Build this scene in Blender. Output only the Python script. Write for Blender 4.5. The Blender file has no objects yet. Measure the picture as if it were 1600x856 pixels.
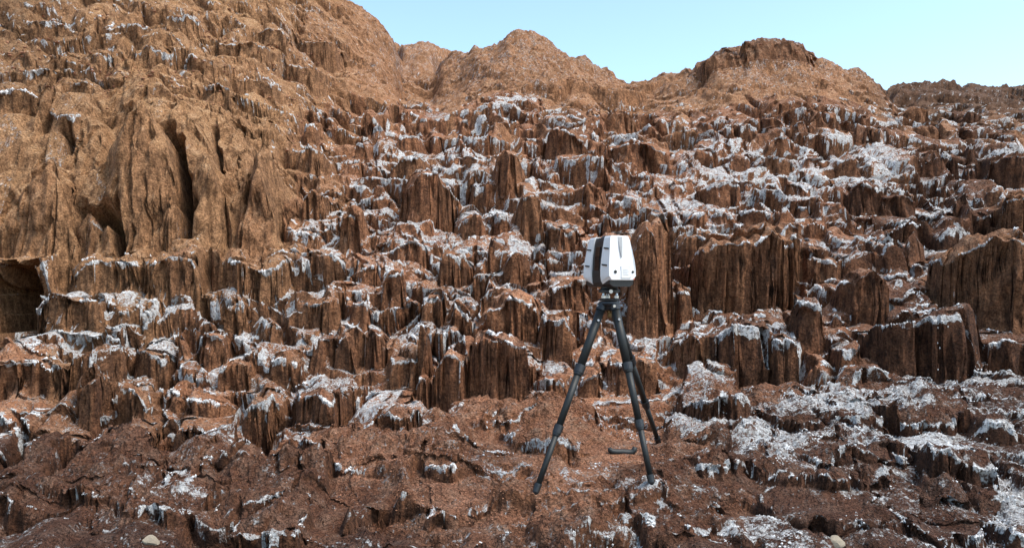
import bpy, bmesh, math, random
import numpy as np
from mathutils import Vector, Matrix

random.seed(7)
rng = np.random.default_rng(11)
sc = bpy.context.scene
COL = sc.collection

# ------------------------------------------------------------------ camera
EYE = 1.3
FPX = 1256.0                       # focal length in pixels of the 1600 px wide photograph
PITCH = math.atan(37 / FPX)
cam_d = bpy.data.cameras.new('camera')
cam_d.sensor_width = 36
cam_d.lens = 36 * FPX / 1600
cam_d.clip_start = 0.05
cam_d.clip_end = 3000
cam = bpy.data.objects.new('camera', cam_d)
COL.objects.link(cam)
cam.location = (0, 0, EYE)
cam.rotation_euler = (math.radians(90) + PITCH, 0, 0)
sc.camera = cam

# ------------------------------------------------------------------ world and sun
SUN_EL, SUN_AZ = math.radians(60), math.radians(112)     # azimuth clockwise from +Y: high on the right, a little behind the camera
w = bpy.data.worlds.new('World')
sc.world = w
w.use_nodes = True
nt = w.node_tree
bg = nt.nodes['Background']
sky = nt.nodes.new('ShaderNodeTexSky')
sky.sky_type = 'NISHITA'
sky.sun_disc = False
sky.sun_elevation = SUN_EL
sky.sun_rotation = SUN_AZ
sky.altitude = 800
sky.air_density = 1.0
sky.dust_density = 2.6
sky.ozone_density = 0.3
tint = nt.nodes.new('ShaderNodeMix'); tint.data_type = 'RGBA'; tint.blend_type = 'MULTIPLY'; tint.inputs['Factor'].default_value = 1
tint.inputs[7].default_value = (1.03, 1.10, 1.02, 1)
nt.links.new(sky.outputs[0], tint.inputs[6]); nt.links.new(tint.outputs[2], bg.inputs[0])
bg.inputs[1].default_value = 0.13
sun_d = bpy.data.lights.new('sun', 'SUN')
sun_d.energy = 1.5
sun_d.angle = math.radians(28)
sun_d.color = (1.0, 0.93, 0.84)
sun = bpy.data.objects.new('sun', sun_d)
COL.objects.link(sun)
sd = Vector((math.sin(SUN_AZ) * math.cos(SUN_EL), math.cos(SUN_AZ) * math.cos(SUN_EL), math.sin(SUN_EL)))
sun.rotation_euler = sd.to_track_quat('Z', 'Y').to_euler()
sun.location = sd * 50
sc.view_settings.view_transform = 'Standard'
sc.view_settings.look = 'None'
sc.view_settings.gamma = 1
sc.view_settings.use_curve_mapping = False
sc.view_settings.exposure = 1.34

# ------------------------------------------------------------------ helpers
def P(u, v, Y):
    """world point that stands at distance Y along the view axis for a photograph pixel"""
    dx, dz = (u - 800) / FPX, (428 - v) / FPX
    c, s = math.cos(PITCH), math.sin(PITCH)
    fy, fz = c - dz * s, s + dz * c
    k = Y / fy
    return np.array([dx * k, Y, EYE + fz * k])

def hash2(ix, iy, seed=0):
    h = (ix.astype(np.int64) * 374761393 + iy.astype(np.int64) * 668265263 + seed * 1442695041) & 0xFFFFFFFF
    h = ((h ^ (h >> 13)) * 1274126177) & 0xFFFFFFFF
    h = ((h ^ (h >> 16)) * 2246822519) & 0xFFFFFFFF
    h = h ^ (h >> 15)
    return (h & 0xFFFFFF) / float(0x1000000)

def vnoise(x, y, seed=0):
    """gradient noise in two dimensions, about -1..1"""
    x = np.asarray(x, float); y = np.asarray(y, float)
    ix = np.floor(x); iy = np.floor(y)
    fx = x - ix; fy = y - iy
    ux = fx * fx * fx * (fx * (fx * 6 - 15) + 10); uy = fy * fy * fy * (fy * (fy * 6 - 15) + 10)
    def g(a, b):
        t = hash2(ix + a, iy + b, seed) * 6.2831853
        return np.cos(t) * (fx - a) + np.sin(t) * (fy - b)
    n0 = g(0, 0) * (1 - ux) + g(1, 0) * ux
    n1 = g(0, 1) * (1 - ux) + g(1, 1) * ux
    return (n0 * (1 - uy) + n1 * uy) * 1.5

def fbm(x, y, seed=0, octaves=4, gain=.5):
    r = 0; a = 1; t = 0
    for o in range(octaves):
        r = r + a * vnoise(x * 2 ** o + 17.3 * o, y * 2 ** o - 9.1 * o, seed + o); t += a; a *= gain
    return r / t * 1.4

def sstep(a, b, x):
    t = np.clip((x - a) / (b - a), 0, 1)
    return t * t * (3 - 2 * t)

def make_mesh(name, verts, faces, attrs=None, normals=None, mats=(), smooth=True):
    """faces: an (n,4) or (n,3) integer array"""
    me = bpy.data.meshes.new(name)
    nv, nf, k = len(verts), len(faces), faces.shape[1]
    me.vertices.add(nv)
    me.vertices.foreach_set('co', np.ascontiguousarray(verts, dtype=np.float32).ravel())
    me.loops.add(nf * k)
    me.loops.foreach_set('vertex_index', np.ascontiguousarray(faces, dtype=np.int32).ravel())
    me.polygons.add(nf)
    me.polygons.foreach_set('loop_start', np.arange(0, nf * k, k, dtype=np.int32))
    me.polygons.foreach_set('use_smooth', np.full(nf, smooth))
    for m in mats: me.materials.append(m)
    for kk, a in (attrs or {}).items():
        at = me.attributes.new(kk, 'FLOAT', 'POINT')
        at.data.foreach_set('value', np.ascontiguousarray(a, dtype=np.float32))
    me.update(calc_edges=True)
    if normals is not None:
        me.normals_split_custom_set_from_vertices(np.ascontiguousarray(normals, dtype=np.float32))
    return me

def link(name, me, parent=None, label=None, cat=None, group=None, kind=None):
    o = bpy.data.objects.new(name, me)
    COL.objects.link(o)
    if parent: o.parent = parent
    if label: o['label'] = label
    if cat: o['category'] = cat
    if group: o['group'] = group
    if kind: o['kind'] = kind
    return o

def bm_obj(name, bm, mat, parent=None, smooth=False, **kw):
    me = bpy.data.meshes.new(name)
    bmesh.ops.recalc_face_normals(bm, faces=bm.faces)
    bm.to_mesh(me); bm.free()
    me.materials.append(mat)
    if smooth: me.polygons.foreach_set('use_smooth', [True] * len(me.polygons))
    return link(name, me, parent, **kw)

# ------------------------------------------------------------------ materials
class N:
    """small node builder"""
    def __init__(s, name):
        s.m = bpy.data.materials.new(name); s.m.use_nodes = True
        s.t = s.m.node_tree; s.b = s.t.nodes['Principled BSDF']
    def n(s, typ, **kw):
        x = s.t.nodes.new(typ)
        for k, v in kw.items(): setattr(x, k, v)
        return x
    def l(s, a, b): s.t.links.new(a, b)
    def attr(s, name): return s.n('ShaderNodeAttribute', attribute_name=name).outputs['Fac']
    def val(s, sock, v):
        if isinstance(v, (int, float)): sock.default_value = v
        else: s.l(v, sock)
    def math(s, op, a, b=None, c=None, clamp=False):
        x = s.n('ShaderNodeMath', operation=op, use_clamp=clamp)
        for i, v in enumerate((a, b, c)):
            if v is not None: s.val(x.inputs[i], v)
        return x.outputs[0]
    def ramp(s, x, a, b, lo=0., hi=1.):
        r = s.n('ShaderNodeMapRange', interpolation_type='SMOOTHSTEP')
        s.val(r.inputs[0], x)
        for i, v in zip((1, 2, 3, 4), (a, b, lo, hi)): s.val(r.inputs[i], v)
        return r.outputs[0]
    def mix(s, f, a, b):
        x = s.n('ShaderNodeMix', data_type='RGBA')
        s.val(x.inputs['Factor'], f)
        for sock, v in ((x.inputs[6], a), (x.inputs[7], b)):
            if isinstance(v, tuple): sock.default_value = (*v, 1)
            else: s.l(v, sock)
        return x.outputs[2]
    def mul(s, a, b, f=1.):
        x = s.n('ShaderNodeMix', data_type='RGBA', blend_type='MULTIPLY')
        s.val(x.inputs['Factor'], f)
        for sock, v in ((x.inputs[6], a), (x.inputs[7], b)):
            if isinstance(v, tuple): sock.default_value = (*v, 1)
            else: s.l(v, sock)
        return x.outputs[2]
    def pos(s, scale=(1, 1, 1)):
        g = s.n('ShaderNodeNewGeometry')
        m = s.n('ShaderNodeMapping'); m.inputs['Scale'].default_value = scale
        s.l(g.outputs['Position'], m.inputs['Vector'])
        return m.outputs[0]
    def noise(s, vec, scale, detail=4, rough=.55, dist=0.):
        x = s.n('ShaderNodeTexNoise')
        s.l(vec, x.inputs['Vector'])
        x.inputs['Scale'].default_value = scale; x.inputs['Detail'].default_value = detail
        x.inputs['Roughness'].default_value = rough; x.inputs['Distortion'].default_value = dist
        return x.outputs['Fac']
    def voro(s, vec, scale, feature='F1', rnd=1.):
        x = s.n('ShaderNodeTexVoronoi', feature=feature)
        s.l(vec, x.inputs['Vector']); x.inputs['Scale'].default_value = scale
        x.inputs['Randomness'].default_value = rnd
        return x.outputs['Distance']
    def bump(s, h, strength, dist, prev=None):
        x = s.n('ShaderNodeBump'); x.inputs['Strength'].default_value = strength
        s.val(x.inputs['Distance'], dist); s.l(h, x.inputs['Height'])
        if prev is not None: s.l(prev, x.inputs['Normal'])
        return x.outputs[0]

def rock_material():
    k = N('salt rock')
    p = k.pos(); pv = k.pos((1, 1, .20)); pw = k.pos((1, 1, .45)); pm = k.pos((1, 1, .3))
    g = k.n('ShaderNodeNewGeometry')
    sx = k.n('ShaderNodeSeparateXYZ'); k.l(g.outputs['True Normal'], sx.inputs[0])
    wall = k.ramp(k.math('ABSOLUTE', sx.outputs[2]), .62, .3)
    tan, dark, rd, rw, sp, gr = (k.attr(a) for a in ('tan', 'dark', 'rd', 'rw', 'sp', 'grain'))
    big = k.noise(p, 1.3, 4); mid = k.noise(p, 7, 5, .6); fine = k.noise(p, 45, 4, .6)
    # crust
    top = k.mix(k.ramp(big, .35, .65), (.265, .110, .056), (.42, .192, .105))
    top = k.mix(k.ramp(mid, .42, .72), top, (.50, .285, .18))
    top = k.mix(tan, top, k.mix(k.ramp(mid, .35, .7), (.335, .176, .080), (.47, .280, .150)))
    # broken faces, streaked down the fall
    st = k.noise(pv, 16, 5, .65); st2 = k.noise(pw, 55, 4, .65)
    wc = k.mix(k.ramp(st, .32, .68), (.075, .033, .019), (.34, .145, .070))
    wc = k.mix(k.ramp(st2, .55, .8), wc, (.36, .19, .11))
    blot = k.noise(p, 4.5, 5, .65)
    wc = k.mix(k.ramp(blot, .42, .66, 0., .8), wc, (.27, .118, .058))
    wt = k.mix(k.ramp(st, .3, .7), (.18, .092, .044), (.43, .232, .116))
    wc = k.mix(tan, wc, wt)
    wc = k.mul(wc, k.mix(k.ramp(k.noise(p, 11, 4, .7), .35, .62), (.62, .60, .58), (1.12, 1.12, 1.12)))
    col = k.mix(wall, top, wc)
    col = k.mul(col, k.mix(k.ramp(fine, .3, .7), (.50, .47, .45), (1.25, 1.25, 1.25)))
    col = k.mul(col, k.mix(dark, (1, 1, 1), (.24, .24, .27)))  # own dark tone and painted shade, cooler as it deepens
    # salt: rims that run down the faces, and crusted pans
    gn = k.noise(p, 52, 4, .75)
    rn = k.noise(pm, 26, 3, .7)
    rn2 = k.noise(p, 8, 3, .6)
    wv = k.math('MULTIPLY', rw, k.ramp(rn2, .3, .62, .25, 1.35))
    e = k.math('SUBTRACT', wv, k.math('ADD', rd, k.math('MULTIPLY', k.math('SUBTRACT', rn, .5), .034)))
    e = k.math('ADD', e, k.math('MULTIPLY', k.math('SUBTRACT', gn, .5), .03))
    rim = k.ramp(e, -.002, .010)
    pn = k.math('ADD', k.math('MULTIPLY', k.noise(p, 13, 6, .75), 1.15), k.math('MULTIPLY', mid, .55))
    pn = k.math('ADD', pn, k.math('MULTIPLY', gn, .55))
    pan = k.ramp(k.math('ADD', sp, pn), 1.62, 1.80)
    pan = k.math('MULTIPLY', pan, k.ramp(wall, .0, .55, 1., .0))
    salt = k.math('MAXIMUM', rim, pan)
    holes = k.ramp(k.noise(p, 34, 5, .8), .40, .50, .08, 1.)
    salt = k.math('MULTIPLY', salt, holes)
    sc_ = k.mix(k.ramp(k.noise(p, 20, 4, .7), .35, .7), (.66, .63, .61), (.88, .88, .88))
    col = k.mix(salt, col, sc_)
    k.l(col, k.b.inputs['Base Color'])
    k.b.inputs['Roughness'].default_value = .9
    k.b.inputs['Specular IOR Level'].default_value = .2
    # relief
    pop = k.math('ADD', k.voro(p, 34), k.math('MULTIPLY', k.voro(p, 75), .5))
    b = k.bump(k.math('MULTIPLY', pop, k.math('SUBTRACT', 1.0, wall)), 1.0, k.math('MULTIPLY', gr, -.055))
    b = k.bump(k.math('MULTIPLY', st, wall), 1.0, .03, b)
    b = k.bump(k.math('MULTIPLY', st2, wall), .8, .012, b)
    b = k.bump(mid, .8, .06, b)
    b = k.bump(fine, .9, .016, b)
    b = k.bump(k.noise(p, 2.6, 6, .7), .6, .10, b)
    b = k.bump(k.math('MULTIPLY', salt, k.noise(p, 90, 3, .7)), .8, .02, b)
    k.l(b, k.b.inputs['Normal'])
    return k.m

def salt_material():
    k = N('salt crust')
    p = k.pos()
    n = k.noise(p, 24, 5, .7)
    k.l(k.mix(k.ramp(n, .32, .62), (.60, .54, .50), (.88, .88, .88)), k.b.inputs['Base Color'])
    k.b.inputs['Roughness'].default_value = .75
    k.b.inputs['Specular IOR Level'].default_value = .3
    k.l(k.bump(k.noise(p, 80, 4, .7), 1.0, .012), k.b.inputs['Normal'])
    return k.m

def plain(name, col, rough=.5, metal=0., speck=.12, scale=60, bump=.0):
    k = N(name)
    n = k.noise(k.pos(), scale, 4, .6)
    lo = tuple(c * (1 - speck) for c in col); hi = tuple(min(1, c * (1 + speck)) for c in col)
    k.l(k.mix(k.ramp(n, .3, .7), lo, hi), k.b.inputs['Base Color'])
    k.l(k.ramp(n, .2, .8, rough - .06, rough + .08), k.b.inputs['Roughness'])
    k.b.inputs['Metallic'].default_value = metal
    if bump: k.l(k.bump(n, .5, bump), k.b.inputs['Normal'])
    return k.m

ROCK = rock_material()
SALT = salt_material()
M_WHITE = plain('white enamel', (.80, .80, .79), .35, speck=.03, scale=12)
M_GREY = plain('grey plastic', (.33, .34, .35), .45, speck=.05)
M_LIGHTGREY = plain('light grey plastic', (.58, .59, .60), .4, speck=.03)
M_BLACK = plain('black plastic', (.012, .013, .015), .42, speck=.3)
M_GLASS = plain('dark glass', (.008, .010, .013), .08, speck=.1)
M_CARBON = plain('carbon tube', (.008, .010, .010), .55, speck=.35, scale=150)
M_STEEL = plain('brushed steel', (.55, .55, .56), .3, metal=1., speck=.06)
M_RED = plain('red paint', (.70, .10, .04), .4, speck=.03)
M_BRASS = plain('dark brass screw', (.20, .13, .06), .35, metal=.9, speck=.06)
M_STONE = plain('pale stone', (.25, .205, .15), .85, speck=.25, scale=18, bump=.01)
M_RUBBLE = plain('red stone', (.27, .125, .07), .9, speck=.35, scale=22, bump=.012)

# ------------------------------------------------------------------ the lie of the land
# each column of the table: azimuth (as a pixel column), then toe, mid slope and ridge as (distance, pixel row)
COLS = [
 # u     toe          n3           n4           n5           n6            ridge        behind
 (-900, (6.2, 760), (7.0, 680), (8.0, 540), (8.8, 330), (9.6, 150), (17, -300)),
 (-300, (6.4, 745), (7.3, 660), (8.6, 500), (9.4, 300), (10.2, 150), (18, -330)),
 (0,    (6.6, 738), (7.6, 640), (9.2, 440), (10.2, 275), (11.0, 160), (19, -240)),
 (120,  (6.8, 722), (7.8, 630), (9.4, 425), (10.1, 270), (10.9, 165), (19, -200)),
 (250,  (7.0, 712), (8.0, 620), (9.5, 415), (10.1, 265), (10.9, 165), (19, -150)),
 (350,  (7.1, 702), (8.1, 610), (9.7, 410), (10.5, 280), (11.8, 165), (19, -110)),
 (430,  (7.2, 692), (8.2, 595), (10.0, 405), (11.4, 280), (13.0, 160), (19, -75)),
 (500,  (7.2, 690), (8.2, 590), (10.2, 402), (12.3, 265), (14.5, 160), (19.5, -38)),
 (560,  (7.3, 682), (8.3, 580), (10.3, 400), (12.8, 260), (15.5, 165), (20, 4)),
 (590,  (7.4, 676), (8.4, 575), (10.3, 400), (12.9, 258), (15.8, 165), (20, 32)),
 (615,  (7.4, 668), (8.4, 570), (10.3, 400), (13.0, 256), (16.2, 165), (20.5, 55)),
 (626,  (7.5, 664), (8.5, 566), (10.3, 400), (13.0, 256), (16.4, 165), (26, 63)),
 (660,  (7.5, 655), (8.5, 560), (10.3, 400), (13.1, 254), (16.6, 165), (26, 66)),
 (676,  (7.5, 650), (8.5, 553), (10.3, 400), (13.2, 252), (16.5, 170), (26, 69)),
 (690,  (7.6, 645), (8.5, 548), (10.3, 400), (13.2, 252), (16.2, 172), (20, 90)),
 (712,  (7.6, 640), (8.5, 543), (10.3, 400), (13.2, 252), (16.0, 172), (20, 78)),
 (740,  (7.7, 634), (8.6, 540), (10.3, 400), (13.2, 252), (15.6, 176), (19, 67)),
 (770,  (7.7, 630), (8.6, 538), (10.3, 400), (13.2, 252), (15.4, 176), (19, 57)),
 (800,  (7.8, 624), (8.7, 536), (10.3, 400), (13.2, 252), (15.4, 176), (19, 47)),
 (822,  (7.8, 622), (8.7, 536), (10.3, 400), (13.2, 252), (15.4, 176), (19, 44)),
 (860,  (7.8, 622), (8.7, 536), (10.3, 400), (13.2, 252), (15.4, 174), (19, 60)),
 (900,  (7.8, 626), (8.7, 540), (10.3, 400), (13.2, 250), (15.4, 172), (19, 81)),
 (945,  (7.8, 630), (8.7, 542), (10.4, 400), (13.2, 250), (15.6, 172), (19, 104)),
 (970,  (7.8, 632), (8.7, 544), (10.4, 400), (13.2, 250), (16, 172), (19.2, 125)),
 (985,  (7.8, 634), (8.7, 544), (10.4, 400), (13.3, 250), (16.2, 172), (19.6, 131)),
 (1005, (7.8, 636), (8.8, 544), (10.4, 400), (13.3, 250), (16.2, 170), (19.6, 125)),
 (1040, (7.8, 640), (8.8, 545), (10.5, 400), (13.3, 250), (16, 168), (19.4, 117)),
 (1100, (7.8, 636), (8.8, 540), (10.6, 400), (13.4, 250), (15.6, 168), (19, 101)),
 (1122, (7.9, 628), (8.8, 535), (10.6, 400), (13.4, 250), (15.5, 168), (18.6, 79)),
 (1150, (7.9, 616), (8.8, 528), (10.6, 400), (13.4, 250), (15.5, 168), (18.5, 67)),
 (1200, (7.9, 600), (8.8, 515), (10.7, 398), (13.5, 250), (15.5, 170), (18.5, 61)),
 (1258, (7.9, 580), (8.9, 500), (10.8, 395), (13.5, 250), (15.5, 172), (18.5, 64)),
 (1275, (7.9, 576), (8.9, 498), (10.8, 395), (13.5, 250), (15.6, 172), (18.6, 84)),
 (1310, (8.0, 566), (9.0, 494), (10.9, 392), (13.6, 250), (16, 174), (18.8, 101)),
 (1340, (8.0, 566), (9.0, 494), (10.9, 390), (13.6, 252), (16.4, 178), (19, 106)),
 (1352, (8.0, 567), (9.0, 494), (10.9, 390), (13.6, 252), (16.4, 178), (19, 110)),
 (1364, (8.0, 569), (9.0, 494), (10.9, 390), (13.6, 252), (16.5, 178), (19, 120)),
 (1385, (8.0, 576), (9.0, 494), (11.0, 388), (13.7, 252), (16.8, 182), (19.3, 134)),
 (1402, (8.0, 576), (9.0, 492), (11.0, 388), (13.7, 252), (17.2, 184), (24, 131)),
 (1450, (8.1, 572), (9.1, 490), (11.0, 386), (13.8, 252), (17.6, 184), (24, 130)),
 (1500, (8.1, 566), (9.1, 488), (11.0, 384), (13.8, 252), (18, 184), (24, 127)),
 (1600, (8.2, 560), (9.2, 485), (11.0, 382), (13.8, 252), (18, 184), (24, 130)),
 (1900, (8.2, 555), (9.2, 485), (11.0, 385), (13.8, 258), (18, 190), (24, 150)),
 (2600, (8.2, 560), (9.2, 490), (11.0, 400), (13.8, 280), (18, 220), (24, 180)),
]
YT = np.concatenate([np.arange(0, 34.01, .1), [40, 60, 120]])
UT = np.array([c[0] for c in COLS], float)
TAB = np.zeros((len(COLS), len(YT)))
for i, c in enumerate(COLS):
    nodes = [(0, -.30), (2.5, -.30), (4.0, -.29), (5.5, EYE + 5.5 * (465 - 766) / FPX)]
    for (Y, v) in c[1:]:
        nodes.append((Y, EYE + Y * (465 - v) / FPX))
    Yr, Zr = nodes[-1]
    nodes += [(Yr + 1.2, Zr - .25)]
    vr = c[-1][1]
    if 480 < c[0] < 830 and Yr < 24:                 # the far ridge runs on behind the nearer hills
        nodes += [(Yr + 3, Zr - 1.2), (26, EYE + 26 * (465 - np.interp(c[0], [480, 626, 660, 700, 760], [72, 64, 66, 74, 84])) / FPX)]
    if 1230 < c[0] < 1400 and Yr < 22:
        nodes += [(Yr + 2.2, Zr - 1.0), (24, EYE + 24 * (465 - max(131, min(vr + 22, 134))) / FPX)]
    Yr, Zr = nodes[-1]
    nodes += [(Yr + 5, Zr - 2.2), (Yr + 12, Zr - 4), (60, Zr - 6), (120, Zr - 8)]
    a = np.array(nodes)
    z = np.interp(YT, a[:, 0], a[:, 1])
    kk = np.array([1, 2, 3, 2, 1]) / 9.
    zs = np.convolve(np.pad(z, 2, mode='edge'), kk, 'valid')
    far = YT > 33.5
    TAB[i] = np.where(far, z, zs)
UF = np.arange(-900, 2601, 4.)
TF = np.stack([np.interp(UF, UT, TAB[:, j]) for j in range(len(YT))], 1)
def blur_u(T, k):
    ker = np.hanning(k + 2)[1:-1]; ker /= ker.sum()
    return np.stack([np.convolve(np.pad(T[:, j], k // 2, mode='edge'), ker, 'valid') for j in range(T.shape[1])], 1)
wfar = sstep(14, 18, YT)[None, :]
TF = blur_u(TF, 13) * (1 - wfar) + blur_u(TF, 3) * wfar

def colu(X, Y): return np.clip(800 + FPX * X / np.maximum(Y, .3), -900, 2600)
def macro(X, Y):
    u = (colu(X, Y) + 900) / 4.
    iu = np.clip(u.astype(int), 0, len(UF) - 2); fu = u - iu
    yi = np.interp(Y, YT, np.arange(len(YT)))
    iy = np.clip(yi.astype(int), 0, len(YT) - 2); fy = yi - iy
    return ((TF[iu, iy] * (1 - fu) + TF[iu + 1, iy] * fu) * (1 - fy) + (TF[iu, iy + 1] * (1 - fu) + TF[iu + 1, iy + 1] * fu) * fy)
TOE_U = UT; TOE_Y = np.array([c[1][0] for c in COLS])
ARC = np.concatenate([np.zeros((len(UF), 1)), np.cumsum(np.hypot(np.diff(TF, axis=1), np.diff(YT)[None, :]), 1)], 1)
DMS = np.gradient(TF, axis=1) / np.maximum(np.gradient(ARC, axis=1), 1e-6)
def table(TB, X, Y):
    u = (colu(X, Y) + 900) / 4.
    iu = np.clip(u.astype(int), 0, len(UF) - 2); fu = u - iu
    yi = np.interp(Y, YT, np.arange(len(YT)))
    iy = np.clip(yi.astype(int), 0, len(YT) - 2); fy = yi - iy
    return ((TB[iu, iy] * (1 - fu) + TB[iu + 1, iy] * fu) * (1 - fy) + (TB[iu, iy + 1] * (1 - fu) + TB[iu + 1, iy + 1] * fu) * fy)
def toe(u): return np.interp(u, TOE_U, TOE_Y)
def row_of(Y, Z): return 465 - FPX * (Z - EYE) / Y

# zones: how strongly the slope is cut into steps, its colour, the shade painted into it, and where salt lies
def blob(u, v, cu, cv, ru, rv): return np.exp(-((u - cu) / ru) ** 2 - ((v - cv) / rv) ** 2)
def zones(X, Y):
    M = macro(X, Y); u = colu(X, Y); v = row_of(Y, M)
    fg = 1 - sstep(-.35, .25, Y - toe(u))                       # the near ground
    cliff = (1 - sstep(400, 470, u)) * sstep(9.2, 9.7, Y) * (1 - sstep(11.0, 11.8, Y))
    upleft = (1 - sstep(430, 640, u)) * sstep(10.8, 11.8, Y)
    smooth = sstep(190, 100, v) * (1 - upleft) * sstep(10, 12, Y)
    step = 1.0 * (1 - fg) + .36 * fg
    step = step * (1 - .70 * cliff) * (1 - .28 * upleft) * (1 - .9 * smooth)
    tan = np.clip(.95 * (1 - sstep(250, 620, u)) * sstep(700, 470, v) + .5 * sstep(330, 150, v), 0, 1)
    dark = np.clip(1.25 * sstep(640, 800, v) * (1 - .8 * blob(u, v, 880, 710, 360, 150)) + .95 * sstep(1100, 1560, u) * sstep(140, 480, v) + .75 * sstep(260, -50, u) * sstep(430, 700, v)  # shade and corner fall-off painted into the rock colour
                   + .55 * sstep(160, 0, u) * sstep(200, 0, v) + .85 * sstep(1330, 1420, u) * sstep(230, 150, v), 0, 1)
    salt = (.40 * sstep(115, 310, v) + .50 * blob(u, v, 1180, 260, 140, 60) + .45 * blob(u, v, 1330, 270, 120, 50) + .3 * blob(u, v, 660, 300, 130, 110)
            + .2 * blob(u, v, 780, 170, 90, 25) + .26 * blob(u, v, 1420, 690, 180, 50) + .30 * blob(u, v, 1560, 790, 120, 80) + .25 * blob(u, v, 90, 520, 120, 40)
            + .2 * blob(u, v, 420, 500, 200, 70) + .22 * blob(u, v, 560, 620, 150, 60) + .22 * blob(u, v, 230, 500, 300, 110) + .12 * blob(u, v, 1000, 580, 120, 60) - .04 * sstep(600, 720, v) - .20 * sstep(640, 720, v) * sstep(1050, 700, u)
            - .36 * cliff - .26 * upleft - .3 * smooth - .12 * blob(u, v, 800, 660, 240, 60))
    k_ = np.clip(((u - 850) * -140 + (v - 128) * 110) / (140 ** 2 + 110 ** 2), 0, 1.3)
    dseg = np.hypot(u - (850 - 140 * k_), (v - (128 + 110 * k_)) * 1.4)
    salt = salt + .62 * np.exp(-(dseg / 20) ** 2) + .40 * blob(u, v, 600, 245, 45, 60) + .3 * blob(u, v, 1150, 150, 60, 16)
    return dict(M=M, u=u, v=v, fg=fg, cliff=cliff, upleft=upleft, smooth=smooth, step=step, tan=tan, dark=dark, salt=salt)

def cells(x, y, s, seed, jit=.78):
    """two nearest seeds of a jittered grid: ids, seed points and the distance to the edge between them"""
    gx, gy = np.floor(x / s), np.floor(y / s)
    d1 = np.full(x.shape, 1e9); d2 = d1.copy()
    c1 = np.zeros(x.shape, np.int64); c2 = c1.copy()
    p1x = np.zeros(x.shape); p1y = p1x.copy(); p2x = p1x.copy(); p2y = p1x.copy()
    for a in (-1, 0, 1):
        for b in (-1, 0, 1):
            ix, iy = gx + a, gy + b
            px = (ix + .5 + (hash2(ix, iy, seed) - .5) * jit) * s
            py = (iy + .5 + (hash2(ix, iy, seed + 1) - .5) * jit) * s
            d = (x - px) ** 2 + (y - py) ** 2
            cid = (ix.astype(np.int64) + 5000) * 10000 + iy.astype(np.int64) + 5000
            n1 = d < d1
            n2 = (~n1) & (d < d2)
            d2 = np.where(n1, d1, np.where(n2, d, d2)); c2 = np.where(n1, c1, np.where(n2, cid, c2))
            p2x = np.where(n1, p1x, np.where(n2, px, p2x)); p2y = np.where(n1, p1y, np.where(n2, py, p2y))
            d1 = np.where(n1, d, d1); c1 = np.where(n1, cid, c1)
            p1x = np.where(n1, px, p1x); p1y = np.where(n1, py, p1y)
    sep = np.maximum(np.hypot(p2x - p1x, p2y - p1y), 1e-3)
    e = (d2 - d1) / (2 * sep)
    return c1, c2, p1x, p1y, p2x, p2y, e, sep

def cell_rand(c, seed):
    return hash2((c // 10000).astype(float), (c % 10000).astype(float), seed)

def layer(wx, ws, dms, s, seed, amp, blend, kr=(.25, .65), ky=1.0, ox=0.0, dome=.0):
    """height change of one layer of blocks on the slope (ws runs up the slope), plus the rim measures"""
    c1, c2, ax, ay, bx, by, e, sep = cells(wx + ox, ws * ky, s, seed, .92)
    ax, bx, ay, by = ax - ox, bx - ox, ay / ky, by / ky
    def top(c, px, py):
        k = kr[0] + (kr[1] - kr[0]) * cell_rand(c, seed + 5)
        off = (cell_rand(c, seed + 6) - .42) * amp
        side = (cell_rand(c, seed + 7) - .5) * .35
        r2 = ((wx - px) ** 2) / (s * .5) ** 2
        return (k - 1) * dms * (ws - py) + off + side * (wx - px) - dome * (.3 + 1.2 * cell_rand(c, seed + 8)) * np.minimum(r2, 2.2)
    h1, h2 = top(c1, ax, ay), top(c2, bx, by)
    t = .5 + .5 * np.clip(e / blend, 0, 1)
    t = t * t * (3 - 2 * t)
    h = h1 * t + h2 * (1 - t)
    return dict(c1=c1, c2=c2, h=h, h1=h1, h2=h2, e=e, dx=(bx - ax) / sep, dy=(by - ay) / sep)

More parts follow.
